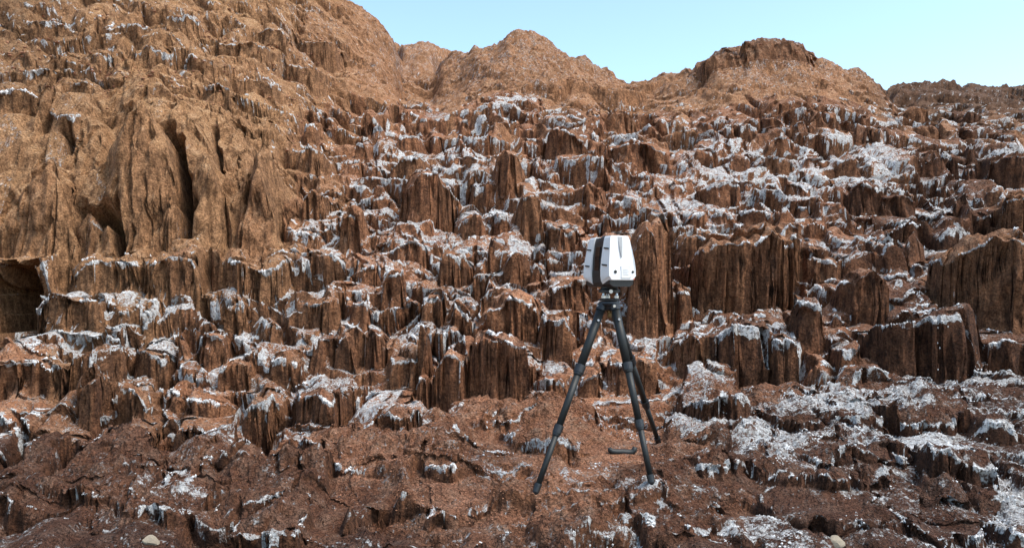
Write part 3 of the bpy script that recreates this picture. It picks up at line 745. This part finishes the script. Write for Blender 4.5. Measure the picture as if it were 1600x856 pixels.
# cut the prominent blocks into the slope
PUSH = T['push'].copy()
HID = np.full(H.shape, -1)
for q in BLOCKS:
    r0, r1 = np.searchsorted(ys, (q.Yb - 1.0, q.Yb + q.D + q.conv + .9)); k0, k1 = np.searchsorted(us, (q.u0 - 70, q.u1 + 70))
    w_ = (slice(r0, r1), slice(k0, k1))
    Xw, Yw, Hw = Xg[w_], Yg[w_], H[w_]
    xo, yo = T['ox'][w_], T['oy'][w_]
    xl = (Xw * q.Yb / np.maximum(Yw, q.Yb * .8) * .5 + Xw * .5) - q.cx + .6 * xo
    i = q.i
    yf = front_line(q, np.clip(xl, -q.a * 1.3, q.a * 1.3))
    t = Yw + .26 * q.flute * yo - yf
    blend = .42 if q.big else float(np.clip(.0035 * q.Yb, .025, .06))
    am = q.a * (1 + .45 * np.clip(t / q.D, 0, 1)) * (1 + .10 * vnoise(Yw * 5 + i, Xw * 2, 137))
    sd = am - np.abs(xl)
    e = np.minimum(t, sd * .9)
    face = np.clip(e / blend, 0, 1)
    n4, n2_, n9 = vnoise(Xw * 4, Yw * 4, 133), vnoise(Xw * 2.2 + 5, Yw * 2.2, 135), vnoise(Xw * 9 + i, Yw * 2, 136)
    rx = xl / q.a - q.peak
    edge = -q.arch * np.clip(np.abs(rx), 0, 1.5) ** 2 + (.03 if q.big else .10) * q.h * slab(xl + 7, max(.08, q.W * .22), 800 + i) + .05 * q.h * n9
    roof = q.Zt + edge + q.sl * np.maximum(t, 0) - .25 * q.sl * np.maximum(t - .5 * q.D, 0) + T['det'][w_] * 1.0 - .03
    wt = 1 - sstep(.30, 1.0, t / q.D + .12 * n2_)
    inside = roof * wt + np.maximum(Hw, roof - .5 * q.h) * (1 - wt)
    # open ground before the face
    du = np.maximum(0, np.abs(xl) - q.a * 1.02)
    cap = q.Zb - np.maximum(0, yf - Yw) * .18 - .02 + .05 * n4
    fr = (t < .02) & (t > -.75 - .2 * n2_)
    fade = sstep(.16 + .1 * n2_, .04, du) * sstep(-.75, -.45, t)
    low = np.where(fr & (Hw > cap), Hw + (cap - Hw) * fade, Hw)
    new = low * (1 - face) + inside * face
    on = (e > -.001)
    drop = np.maximum(inside - np.where(t < blend * 1.5, np.minimum(q.Zb, inside), Hw), 0)
    rimv = q.rim * np.clip(.75 + .8 * vnoise(xl * 3.5 + i * 7.7, t * 2, 331), 0, 1.3)
    nr = (e >= 0) & (e < .16) & (drop > .05)
    rdh = np.where(face < 1, (1 - face) * drop, (e - blend) * .9)
    mrd = nr & (wt > .2)
    T['rd'][w_] = np.where(mrd, rdh, np.where((face > 0) & (face < 1), 9, T['rd'][w_]))
    T['rw'][w_] = np.where(mrd, rimv * .034, np.where((face > 0) & (face < 1), 0, np.where(np.abs(new - Hw) > .05, T['rw'][w_] * .4, T['rw'][w_])))
    bl_ = face * wt
    T['sp'][w_] = T['sp'][w_] * (1 - bl_ * .8) + bl_ * .8 * (.12 + .12 * min(q.rim, 1.3) + .25 * n4)
    near = sstep(-.10, 0, t) * (sd > -.05)
    T['tan'][w_] += (q.tan - T['tan'][w_]) * np.maximum(bl_, near * .8)
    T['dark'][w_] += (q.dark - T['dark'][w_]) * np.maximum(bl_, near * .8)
    wall = (1 - face) * sstep(-.30, 0, t) * (sd > -.08)
    zz = (new - q.Zb)
    PUSH[w_] += wall * q.lean * q.h * np.where(on, 1, .9)
    rel = sstep(-.02, 0, t) * (1 - sstep(.9, 1, face)) * (sd > 0)
    PUSH[w_] += rel * (1.5 if q.big else 1.25) * (.045 * vnoise(Xw * 3.3 + i, zz * 2.6, 138) + .022 * vnoise(Xw * 10, zz * 4.5 + i, 139) + .05 * sstep(.15, .3, vnoise(Xw * 5 + i, zz * 1.6, 140)))
    H[w_] = new
    HID[w_] = np.where((e > -blend) & (t < q.D * .85) & ((wt > .3) | (face < 1)), i, HID[w_])
    q.rimline = None
flat = np.clip(1.6 * blob(T['u'], T['v'], 974, 708, 62, 26), 0, 1)          # the trodden patch under the handle
H = H * (1 - flat) + (T['M'] + .012 * vnoise(Xg * 14, Yg * 14, 145) - .01) * flat
PUSH *= 1 - flat
T['rw'] *= 1 - flat
H = H - T['crk'] * .5
PUSH += T['crk'] * .9
T['H'] = H

# sideways displacement: rims hang over, feet are undercut
L = T['L1']; L2 = T['L2']
dx = np.zeros_like(H); dy = np.zeros_like(H)
for Lx, A, dr, up in ((T['L1'], T['A'], T['dr1'], T['up1']), (T['L2'], T['A2'], T['dr2'], T['up2'])):
    edge = sstep(.07, .0, Lx['e']) * sstep(.07, .2, dr)
    am = np.where(up, np.minimum(.14 * dr, .045), .022) * edge
    dx += Lx['dx'] * am; dy += Lx['dy'] * am / 1.2
for B in (T['B0'], T['B1']):
    lipm = sstep(.06, .0, B['rd']) * (B['d'] < .01) * np.clip(B['st'], 0, 1) * T['AB']
    dy -= .022 * lipm
    dy += .42 * B['near'] * T['AB']
dy += PUSH
VX, VY = Xg + dx, Yg + dy
co = np.stack([VX, VY, H], -1)
tu = np.gradient(co, axis=1); ty = np.gradient(co, axis=0)
nrm = np.cross(tu, ty); nrm /= np.maximum(np.linalg.norm(nrm, axis=-1, keepdims=True), 1e-9)
VCO = co.reshape(-1, 3); VN = nrm.reshape(-1, 3)
idx = np.arange(NY * NU).reshape(NY, NU)
QUADS = np.stack([idx[:-1, :-1], idx[:-1, 1:], idx[1:, 1:], idx[1:, :-1]], -1).reshape(-1, 4)
grain = np.clip(.35 + .75 * T['fg'] + .2 * T['smooth'], 0, 1)
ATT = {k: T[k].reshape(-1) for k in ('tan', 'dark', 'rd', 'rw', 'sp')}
ATT['grain'] = grain.reshape(-1)

def surface_height(x, y):
    u = 800 + FPX * x / y
    i = np.clip(np.searchsorted(us, u) - 1, 0, NU - 2); j = np.clip(np.searchsorted(ys, y) - 1, 0, NY - 2)
    fu = (u - us[i]) / (us[i + 1] - us[i]); fy = (y - ys[j]) / (ys[j + 1] - ys[j])
    return (H[j, i] * (1 - fu) + H[j, i + 1] * fu) * (1 - fy) + (H[j + 1, i] * (1 - fu) + H[j + 1, i + 1] * fu) * fy

def ground_at(u, v, y0=3.0, y1=30):
    """the point of the land seen at a pixel of the photograph"""
    last = None
    for y in np.arange(y0, y1, .01):
        p = P(u, v, y)
        if surface_height(p[0], y) >= p[2]:
            return np.array([p[0], y, surface_height(p[0], y)])
    return P(u, v, y1)

# regions of the setting, and the blocks that can be told apart
uq = U[:-1, :-1].reshape(-1); yq = Yg[:-1, :-1].reshape(-1)
REG = np.full(len(uq), 1)                                            # hillside
tq = toe(uq) + .15 * vnoise(uq / 60., yq * 0 + 3.3, 141)
REG[yq < tq] = 0                                                     # ground
up = (yq > 9.3) & (uq < 455)
REG[up & (yq < 11.3)] = 2                                            # cliff
REG[up & (yq >= 11.3)] = 3
REG[(uq >= 455) & (uq < 640) & (yq > 11.3 + (uq - 455) * .022)] = 3   # left hill
REG[(uq >= 640) & (uq < 712) & (yq > 21)] = 4
REG[(uq >= 640) & (uq < 985) & (yq > 15.6) & (REG != 4)] = 5
REG[(uq >= 985) & (uq < 1395) & (yq > 16.0)] = 6
REG[(uq >= 1395) & (yq > 18.2)] = 4
NAMES = {0: 'ground', 1: 'hillside', 2: 'cliff', 3: 'hill', 4: 'ridge', 5: 'hill', 6: 'hill'}
LABELS = {0: 'near ground of rough red-brown salt crust with white patches below the slope', 1: 'stepped red rock slope of fluted blocks edged with white salt',
          2: 'tan rock cliff with deep dark cracks at the left', 3: 'tall ledged tan hillside rising out of the top left corner',
          4: 'farther brown ridge line behind the nearer hills', 5: 'smooth rounded hill in the middle of the skyline', 6: 'hill with a flat capped summit at the right of the skyline'}
c1 = T['L1']['c1'][:-1, :-1].reshape(-1)
Aq = T['AB'][:-1, :-1].reshape(-1)
inview = (uq > 0) & (uq < 1600) & (yq > 4.5)
ok = inview & (HID[:-1, :-1].reshape(-1) < 0) & (Aq > .42) & (REG > 0) & (REG < 4)
cid, inv, cnt = np.unique(c1[ok], return_inverse=True, return_counts=True)
scr = cnt.astype(float)
order = np.argsort(-scr)[:170]
order = order[scr[order] > 90]
chosen = set(cid[order].tolist())
HQ = HID[:-1, :-1].reshape(-1)
is_block = (HQ < 0) & np.isin(c1, np.array(sorted(chosen))) & (REG > 0) & (REG < 4)

def sub_mesh(name, qmask_or_idx):
    q = QUADS[qmask_or_idx]
    vs, inv = np.unique(q, return_inverse=True)
    return make_mesh(name, VCO[vs], inv.reshape(-1, 4), {k: a[vs] for k, a in ATT.items()}, VN[vs], (ROCK,))

region_obj = {}
for r in range(7):
    m = (REG == r) & ~is_block & (HQ < 0)
    region_obj[r] = link(NAMES[r], sub_mesh(NAMES[r], m), None, label=LABELS[r], kind='structure')
bq = np.nonzero(is_block)[0]
bq = bq[np.argsort(c1[bq], kind='stable')]
cuts = np.nonzero(np.diff(c1[bq]))[0] + 1
for part in np.split(bq, cuts):
    if len(part) < 4: continue
    r = int(np.bincount(REG[part]).argmax())
    link('rock_block', sub_mesh('rock_block', part), region_obj[r])

# wide plain below everything, out to the horizon
bm = bmesh.new()
for x, y in ((-900, -900), (900, -900), (900, 1500), (-900, 1500)): bm.verts.new((x, y, -9.0))
bm.faces.new(bm.verts)
pl = bm_obj('plain', bm, M_RUBBLE, kind='structure', label='flat desert floor beyond the hills')

def spindle_cloud(name, pts, rad, length, direc, mat, label, parent=None):
    """small six-pointed lumps at many places, joined in one object"""
    n = len(pts)
    base = np.array([[1, 0, 0], [0, 1, 0], [-1, 0, 0], [0, -1, 0], [0, 0, .55], [0, 0, -1]], float)
    ang = rng.random(n) * 6.283
    ca, sa = np.cos(ang), np.sin(ang)
    v = np.repeat(base[None], n, 0)
    v = v * (.7 + .6 * rng.random((n, 6, 1)))
    x = v[..., 0] * rad[:, None]; y = v[..., 1] * rad[:, None]; z = v[..., 2] * length[:, None]
    X = x * ca[:, None] - y * sa[:, None]; Yy = x * sa[:, None] + y * ca[:, None]
    V = np.stack([X, Yy, z], -1) + pts[:, None, :]
    V[..., 0] += v[..., 2] * direc[:, None, 0] * length[:, None] * -1; V[..., 1] += v[..., 2] * direc[:, None, 1] * length[:, None] * -1
    f = np.array([[0, 1, 4], [1, 2, 4], [2, 3, 4], [3, 0, 4], [1, 0, 5], [2, 1, 5], [3, 2, 5], [0, 3, 5]])
    F = (f[None] + (np.arange(n) * 6)[:, None, None]).reshape(-1, 3)
    link(name, make_mesh(name, V.reshape(-1, 3), F, None, None, (mat,), smooth=False), parent, label=label, kind='stuff')

def lumps(parent, pts, rad, length):
    spindle_cloud('salt_rim', pts, rad, length, np.zeros((len(pts), 2)), SALT, None, parent)

# ------------------------------------------------------------------ prominent blocks
for q in BLOCKS:
    m = np.nonzero(HQ == q.i)[0]
    if len(m) < 6: continue
    qq = QUADS[m]
    vs, inv = np.unique(qq, return_inverse=True)
    org = np.array([q.cx, q.Yb, q.Zb])
    me = make_mesh('rock_outcrop', VCO[vs] - org, inv.reshape(-1, 4), {k: a[vs] for k, a in ATT.items()}, VN[vs], (ROCK,))
    if q.label:
        o = link('rock_outcrop', me, None, label=q.label, cat='rock', kind='thing', group='salt-rimmed rock blocks standing out of the slope')
    else:
        o = link('rock_block', me, region_obj[int(np.bincount(REG[m]).argmax())])
    o.location = org
    # lacy crust of salt along the edge: lumps strung on the rim, one crust to a block
    rdv = ATT['rd'][vs]; rwv = ATT['rw'][vs]
    c = vs[(rdv < .010) & (rwv > .012) & (VN[vs, 2] > .5) & (vnoise(VCO[vs, 0] * 7, VCO[vs, 1] * 7, 405) > -.2)]
    if len(c) > 12:
        c = rng.choice(c, min(260, len(c)), replace=False)
        n = len(c)
        sz = q.Yb / 8.
        r = (.006 + .013 * rng.random(n) ** 2) * min(sz, 1.6)
        lumps(o, VCO[c] + np.array([0, -.012, -.004]) - org, r, r * (1 + 1.6 * rng.random(n) ** 2))

# ------------------------------------------------------------------ salt fringe along the stepped edges: countless small crystals
rd, rw = T['rd'].reshape(-1), T['rw'].reshape(-1)
uu = U.reshape(-1); yy = Yg.reshape(-1)
cand = np.nonzero((rw > .014) & (rd < .02) & (uu > -60) & (uu < 1660) & (yy > 4.3) & (yy < 15) & (VN[:, 2] > .45))[0]
keepn = vnoise(VCO[cand, 0] * 5, VCO[cand, 1] * 5, 401) > -.15
cand = cand[keepn]
cand = rng.choice(cand, min(14000, len(cand)), replace=False)
edgeL = np.where(T['use2'], 1, 0).reshape(-1)[cand]
ddx = np.where(edgeL, T['L2']['dx'].reshape(-1)[cand], T['L1']['dx'].reshape(-1)[cand])
ddy = np.where(edgeL, T['L2']['dy'].reshape(-1)[cand], T['L1']['dy'].reshape(-1)[cand])
n = len(cand)
spindle_cloud('salt_fringe', VCO[cand] + np.stack([ddx * .012, ddy * .012, np.zeros(n)], -1), (.005 + .009 * rng.random(n) ** 2) * np.clip((VCO[cand, 1] - 3) / 5, .35, 1.2), (.008 + .024 * rng.random(n) ** 2) * np.clip((VCO[cand, 1] - 3) / 5, .35, 1.2),
              np.stack([ddx, ddy], -1) * .2, SALT, 'white salt crystals fringing the edges of the rock steps')
# nodules of the near crust
cand = np.nonzero((T['fg'].reshape(-1) > .4) & (uu > -60) & (uu < 1660) & (yy > 4.3) & (yy < 8.4))[0]
cand = rng.choice(cand, min(42000, len(cand)), replace=False)
n = len(cand)
spn = ATT['sp'][cand] + .5 * vnoise(VCO[cand, 0] * 7, VCO[cand, 1] * 7, 402)
r = (.003 + .008 * rng.random(n) ** 2)
keep_ = (ATT['dark'][cand] < .62) | (spn > .70)
cand, spn, r = cand[keep_], spn[keep_], r[keep_]
white = spn > .70
n = len(cand)
for nm, sel, mat, lab in (('crust_nodules', ~white, M_RUBBLE, 'red-brown nodules of the rough crust on the near ground'), ('salt_crystals', white, SALT, 'white salt crystals scattered over the near ground')):
    m = sel
    spindle_cloud(nm, VCO[cand[m]], r[m], r[m] * (1.0 if nm == 'crust_nodules' else 1.6), np.zeros((m.sum(), 2)), mat, lab)

# loose rubble lying on the upper slopes
cand = np.nonzero(((T['smooth'] + T['upleft']).reshape(-1) > .5) & (uu > -60) & (uu < 1660) & (yy > 10.8) & (yy < 21))[0]
cl = vnoise(VCO[cand, 0] * .9, yy[cand] * .9, 403) + .6 * vnoise(VCO[cand, 0] * 3, yy[cand] * 3, 404)
cand = cand[cl > -.1]
cand = rng.choice(cand, min(15000, len(cand)), replace=False)
r = .006 + .035 * rng.random(len(cand)) ** 6
spindle_cloud('rubble', VCO[cand], r, r * .8, np.zeros((len(cand), 2)), M_RUBBLE, 'small loose red-brown stones strewn over the upper hill slopes')

# ------------------------------------------------------------------ tripod
def tube(bm, p0, p1, r0, r1, seg=20, caps=True):
    p0, p1 = Vector(p0), Vector(p1)
    d = (p1 - p0)
    q = d.to_track_quat('Z', 'Y')
    rings = []
    for p, r in ((p0, r0), (p1, r1)):
        rings.append([bm.verts.new(p + q @ Vector((r * math.cos(t), r * math.sin(t), 0))) for t in [2 * math.pi * k / seg for k in range(seg)]])
    for k in range(seg):
        bm.faces.new((rings[0][k], rings[0][(k + 1) % seg], rings[1][(k + 1) % seg], rings[1][k]))
    if caps:
        bm.faces.new(rings[0][::-1]); bm.faces.new(rings[1])

def lathe(bm, c, prof, seg=28):
    rings = []
    for r, z in prof:
        rings.append([bm.verts.new((c[0] + r * math.cos(2 * math.pi * k / seg), c[1] + r * math.sin(2 * math.pi * k / seg), c[2] + z)) for k in range(seg)])
    for a, b in zip(rings, rings[1:]):
        for k in range(seg): bm.faces.new((a[k], a[(k + 1) % seg], b[(k + 1) % seg], b[k]))
    bm.faces.new(rings[0][::-1]); bm.faces.new(rings[-1])

feet = [ground_at(835, 771, 4.6), ground_at(1019, 755, 4.6), ground_at(1030, 691, 5.6)]
YS = 5.9
HEAD = P(952, 474, YS)                               # the crown plate where the legs meet
SC = YS / FPX                                        # metres to a pixel at the scanner
tri = bpy.data.objects.new('tripod', None); COL.objects.link(tri)
tri.location = Vector((HEAD[0], HEAD[1], min(f[2] for f in feet)))
tri['label'] = 'black carbon-fibre surveying tripod standing on the red crust with three spread legs'
tri['category'] = 'tripod'
T0 = Vector(tri.location)
hd = Vector(HEAD) - T0
tops = []
for (u, v, dy) in ((940, 480, -.02), (961, 479, -.05), (958, 482, .05)):
    tops.append(Vector(P(u, v, YS + dy)) - T0)
for k, (f, t) in enumerate(zip(feet, tops)):
    f = Vector(f) - T0 - Vector((0, 0, .015))
    d = f - t
    lerp = lambda s: t + d * s
    bm = bmesh.new(); tube(bm, lerp(0), lerp(.345), .0315, .0295)
    leg = bm_obj('leg', bm, M_CARBON, tri, smooth=True)
    bm = bmesh.new(); tube(bm, lerp(.345), lerp(.665), .0250, .0240)
    bm_obj('leg_section', bm, M_CARBON, leg, smooth=True)
    bm = bmesh.new(); tube(bm, lerp(.665), lerp(.955), .0205, .0195)
    bm_obj('leg_section', bm, M_CARBON, leg, smooth=True)
    for s in (.345, .665):
        bm = bmesh.new()
        tube(bm, lerp(s - .012), lerp(s + .028), .039 if s < .5 else .033, .037 if s < .5 else .031)
        tube(bm, lerp(s + .028), lerp(s + .040), .034 if s < .5 else .028, .030 if s < .5 else .025)
        bm_obj('twist_lock', bm, M_BLACK, leg, smooth=False)
    bm = bmesh.new(); tube(bm, lerp(.945), lerp(.985), .026, .022); tube(bm, lerp(.985), lerp(1.0), .022, .010)
    bm_obj('rubber_foot', bm, M_BLACK, leg)
    bm = bmesh.new(); tube(bm, lerp(-.012), lerp(.022), .038, .037)
    bm_obj('leg_hinge', bm, M_BLACK, leg)
    bm = bmesh.new()
    pv = lerp(.075) + Vector((.006, -.036, .0)); tube(bm, pv, pv + Vector((0, -.008, 0)), .008, .008, 12)
    bm_obj('leg_badge', bm, M_LIGHTGREY, leg)
bm = bmesh.new(); lathe(bm, hd, [(.030, -.055), (.052, -.045), (.060, -.02), (.074, -.012), (.078, .0), (.074, .014), (.055, .018)])
bm_obj('crown', bm, M_BLACK, tri)
bm = bmesh.new(); lathe(bm, hd, [(.012, -.105), (.016, -.10), (.016, -.07), (.022, -.066), (.022, -.05)])
bm_obj('centre_screw', bm, M_BRASS, tri)
for ang in (200, 285, 340):
    bm = bmesh.new()
    p = hd + Vector((.070 * math.cos(math.radians(ang)), .070 * math.sin(math.radians(ang)), -.018))
    tube(bm, p, p + Vector((.03 * math.cos(math.radians(ang)), .03 * math.sin(math.radians(ang)), .0)), .013, .011, 14)
    bm_obj('clamp_bolt', bm, M_STEEL, tri)

# ------------------------------------------------------------------ levelling base (tribrach) on the tripod
trb = bpy.data.objects.new('tribrach', None); COL.objects.link(trb)
trb.location = Vector(HEAD) + Vector((0, 0, .019))
trb['label'] = 'black levelling base with foot screws between tripod head and scanner'
trb['category'] = 'levelling base'
bm = bmesh.new(); lathe(bm, (0, 0, 0), [(.070, 0), (.078, .004), (.078, .012), (.070, .016)]); bm_obj('base_plate', bm, M_BLACK, trb)
for ang in (215, 335, 95):
    a = math.radians(ang)
    bm = bmesh.new(); lathe(bm, (.055 * math.cos(a), .055 * math.sin(a), .0165), [(.012, 0), (.019, .003), (.019, .020), (.012, .024), (.009, .040)], 16)
    bm_obj('foot_screw', bm, M_STEEL, trb)
bm = bmesh.new(); lathe(bm, (0, 0, .0565), [(.060, 0), (.080, .006), (.080, .022), (.066, .030), (.060, .044)]); bm_obj('top_plate', bm, M_BLACK, trb)
bm = bmesh.new(); tube(bm, (.0, -.081, .068), (.0, -.100, .068), .012, .010, 16); tube(bm, (.0, -.100, .068), (.0, -.104, .068), .014, .014, 16)
bm_obj('lock_knob', bm, M_STEEL, trb)

# ------------------------------------------------------------------ laser scanner
scn = bpy.data.objects.new('laser_scanner', None); COL.objects.link(scn)
SB = Vector(HEAD) + Vector((0, 0, .121))
scn.location = SB
scn.rotation_euler = (0, 0, math.radians(23))
scn.scale = (.95, .95, 1.0)
scn['label'] = 'white laser scanner with dark mirror slot and tapered sides on the tripod'
scn['category'] = 'scanner'
# local axes: -Y is the wide outer face that looks at the camera, X runs across it
SH = .372

def prism(bm, outline, y0, y1, inset=0.0, lean=0.0):
    """outline: points (x, z); front at y0, back at y1; the front is smaller by inset for a bevelled edge"""
    cx = sum(p[0] for p in outline) / len(outline); cz = sum(p[1] for p in outline) / len(outline)
    def ring(y, k): return [bm.verts.new((cx + (x - cx) * k, y, cz + (z - cz) * k)) for x, z in outline]
    a = ring(y0, 1 - inset); b = ring(y0 + (.028 if inset else 0), 1.0); c = ring(y1, 1.0)
    rs = [a, b, c] if inset else [b, c]
    for r0, r1 in zip(rs, rs[1:]):
        for k in range(len(outline)):
            bm.faces.new((r0[k], r0[(k + 1) % len(outline)], r1[(k + 1) % len(outline)], r1[k]))
    bm.faces.new(rs[0][::-1]); bm.faces.new(rs[-1])

def shell_outline():
    """half-width against height: swelling sides, narrower top"""
    prof = [(.098, .018), (.112, .040), (.119, .075), (.119, .12), (.112, .19), (.101, .26), (.090, .32), (.083, .352), (.074, .366)]
    r = [(x, z) for x, z in prof]
    l = [(-x, z) for x, z in reversed(prof)]
    return r + l
for (y0, y1, face) in ((-.205, -.072, True), (.210, .078, False)):
    bm = bmesh.new()
    prism(bm, shell_outline(), y0, y1, 0)
    # ease the outer face so that it leans in towards the top
    for vtx in bm.verts:
        if abs(vtx.co.y - y0) < 1e-6:
            k = max(0, (vtx.co.z - .06) / .31)
            vtx.co.y += (1 if face else -1) * (.004 + .045 * k * k)
            vtx.co.x *= .97
            if vtx.co.z < .06: vtx.co.z += .030
    bmesh.ops.bevel(bm, geom=[e for e in bm.edges if len(e.link_faces) == 2 and e.calc_face_angle(0) > .6], offset=.007, segments=3, affect='EDGES', profile=.5)
    sh = bm_obj('side_housing', bm, M_WHITE, scn)
    SHELLS = SHELLS + [sh] if 'SHELLS' in globals() else [sh]
front, rear = SHELLS
def face_y(z):
    k = max(0, (z - .06) / .31)
    return -.205 + .004 + .045 * k * k
def plate(name, pts, mat, parent, th=.003, out=.001):
    """thin raised or sunk panel on the wide face; pts are (x, z)"""
    bm = bmesh.new()
    a = [bm.verts.new((x, face_y(z) - out - th, z)) for x, z in pts]
    b = [bm.verts.new((x, face_y(z) + .004, z)) for x, z in pts]
    bm.faces.new(a); bm.faces.new(b[::-1])
    for k in range(len(pts)): bm.faces.new((a[k], b[k], b[(k + 1) % len(pts)], a[(k + 1) % len(pts)]))
    return bm_obj(name, bm, mat, parent)
# tapered grey groove running down from the top
gp = [(-.008 - .012, .358), (.020 + .002, .358), (.012, .29), (.003, .215), (-.001, .205), (-.005, .215), (-.014, .29)]
plate('groove_panel', gp, M_GREY, front, .0015)
# battery door with its edge line and printed lines
plate('battery_door', [(-.012, .062), (.062, .062), (.062, .142), (-.012, .142)], M_WHITE, front, .004)
plate('door_seam', [(.0625, .060), (.0655, .060), (.0655, .145), (.0625, .145)], M_GREY, front, .0018)
plate('door_seam', [(-.014, .1425), (.066, .1425), (.066, .1455), (-.014, .1455)], M_LIGHTGREY, front, .0018)
for z, x1 in ((.118, .045), (.106, .052), (.094, .040), (.082, .048)):
    plate('print_line', [(.0, z), (x1, z), (x1, z + .005), (.0, z + .005)], M_LIGHTGREY, front, .0048)
plate('corner_mark', [(.094, .052), (.104, .052), (.104, .058), (.094, .058)], M_RED, front, .002)
for x, z, r in ((-.062, .105, .0125), (.090, .105, .009)):
    bm = bmesh.new(); tube(bm, (x, face_y(z) - .003, z), (x, face_y(z) + .01, z), r, r, 20)
    bm_obj('button', bm, M_BLACK, front)
# short dark slots on the left flanks of both shells
for par, ya, yb in ((front, -.165, -.100), (rear, .105, .165)):
    for z, hx in ((.275, -.0985), (.155, -.1165)):
        bm = bmesh.new()
        bmesh.ops.create_cube(bm, size=1, matrix=Matrix.Translation((hx - .001, (ya + yb) / 2, z)) @ Matrix.Rotation(.10, 4, 'X') @ Matrix.Diagonal((.012, yb - ya, .010, 1)))
        bm_obj('grip_slot', bm, M_BLACK, par)
# dark core between the shells, with the mirror and window ring
bm = bmesh.new()
prism(bm, [(.088, .004), (.104, .03), (.108, .10), (.098, .22), (.080, .33), (.070, .358), (-.070, .358), (-.080, .33), (-.098, .22), (-.108, .10), (-.104, .03), (-.088, .004)], -.071, .077)
core = bm_obj('mirror_housing', bm, M_BLACK, scn)
bm = bmesh.new()
prism(bm, [(-.1095, .12), (-.1035, .22), (-.093, .29), (-.085, .29), (-.09, .22), (-.10, .12)], -.03, .04)
bm_obj('mirror_window', bm, M_GLASS, core)
bm = bmesh.new()
prism(bm, [(.06, .359), (.04, .373), (-.04, .373), (-.06, .359)], -.012, .022)
bm_obj('top_lug', bm, M_BLACK, core)
# underside
bm = bmesh.new()
prism(bm, [(.100, .046), (.098, .017), (.070, .0), (-.070, .0), (-.098, .017), (-.100, .046)], -.186, -.073)
bm_obj('underside', bm, M_BLACK, scn)
bm = bmesh.new()
prism(bm, [(.100, .046), (.098, .017), (.070, .0), (-.070, .0), (-.098, .017), (-.100, .046)], .079, .186)
bm_obj('underside', bm, M_BLACK, scn)
bm = bmesh.new(); lathe(bm, (0, 0, 0), [(.062, -.02), (.066, -.016), (.066, .006), (.06, .010)]); bm_obj('mount_ring', bm, M_BLACK, scn)

# ------------------------------------------------------------------ loose handle lying on the crust
g = ground_at(972, 708, 4.8)
bm = bmesh.new()
path = [(-.100, .042, .013), (-.098, .028, .016), (-.085, .016, .018), (-.05, .012, .019), (0, .014, .020), (.05, .012, .021), (.083, .018, .020), (.098, .034, .018), (.104, .058, .014)]
rings = []
for i, (x, z, r) in enumerate(path):
    a = path[max(0, i - 1)]; b = path[min(len(path) - 1, i + 1)]
    t = Vector((b[0] - a[0], 0, b[1] - a[1])).normalized(); nn = Vector((-t.z, 0, t.x))
    rings.append([bm.verts.new(Vector((x, 0, z)) + nn * r * 1.25 * math.cos(q) + Vector((0, 1, 0)) * r * 1.3 * math.sin(q)) for q in [2 * math.pi * k / 14 for k in range(14)]])
for a, b in zip(rings, rings[1:]):
    for k in range(14): bm.faces.new((a[k], a[(k + 1) % 14], b[(k + 1) % 14], b[k]))
bm.faces.new(rings[0]); bm.faces.new(rings[-1][::-1])
hnd = bm_obj('carry_handle', bm, M_CARBON, None, smooth=True, label='curved black carrying handle lying on the red crust between the tripod legs', cat='handle')
hnd.location = (g[0], g[1] + .01, g[2] - .006); hnd.rotation_euler = (0, math.radians(4), math.radians(8))

# ------------------------------------------------------------------ loose stones
def stone(u, v, wpx, hpx, mat, label, seed, y0=3.2):
    g = ground_at(u, v, y0)
    s = g[1] / FPX
    bm = bmesh.new(); bmesh.ops.create_icosphere(bm, subdivisions=3, radius=1)
    r = random.Random(seed)
    cuts = [(Vector((r.uniform(-1, 1), r.uniform(-1, 1), r.uniform(-.4, 1))).normalized(), r.uniform(.55, .85)) for _ in range(9)]
    for vtx in bm.verts:
        for n_, d_ in cuts:
            ov = vtx.co.dot(n_) - d_
            if ov > 0: vtx.co -= n_ * ov * .85
        vtx.co *= 1 + .06 * float(vnoise(np.array(vtx.co.x * 3 + seed), np.array(vtx.co.y * 3 + vtx.co.z * 2), 501))
        vtx.co.x *= wpx * s * .58; vtx.co.y *= wpx * s * .45; vtx.co.z *= hpx * s * .62
    o = bm_obj('stone', bm, mat, None, label=label, cat='stone')
    o.location = (g[0], g[1], g[2] + hpx * s * .16); o.rotation_euler = (0, math.radians(r.uniform(5, 14)), r.uniform(0, .6))
    return o
stone(236, 848, 24, 14, M_STONE, 'pale smooth egg-shaped stone lying on the dark ground, bottom left', 3)
stone(1308, 851, 32, 20, M_STONE, 'pale broken stone half buried in the crust, bottom right', 5)
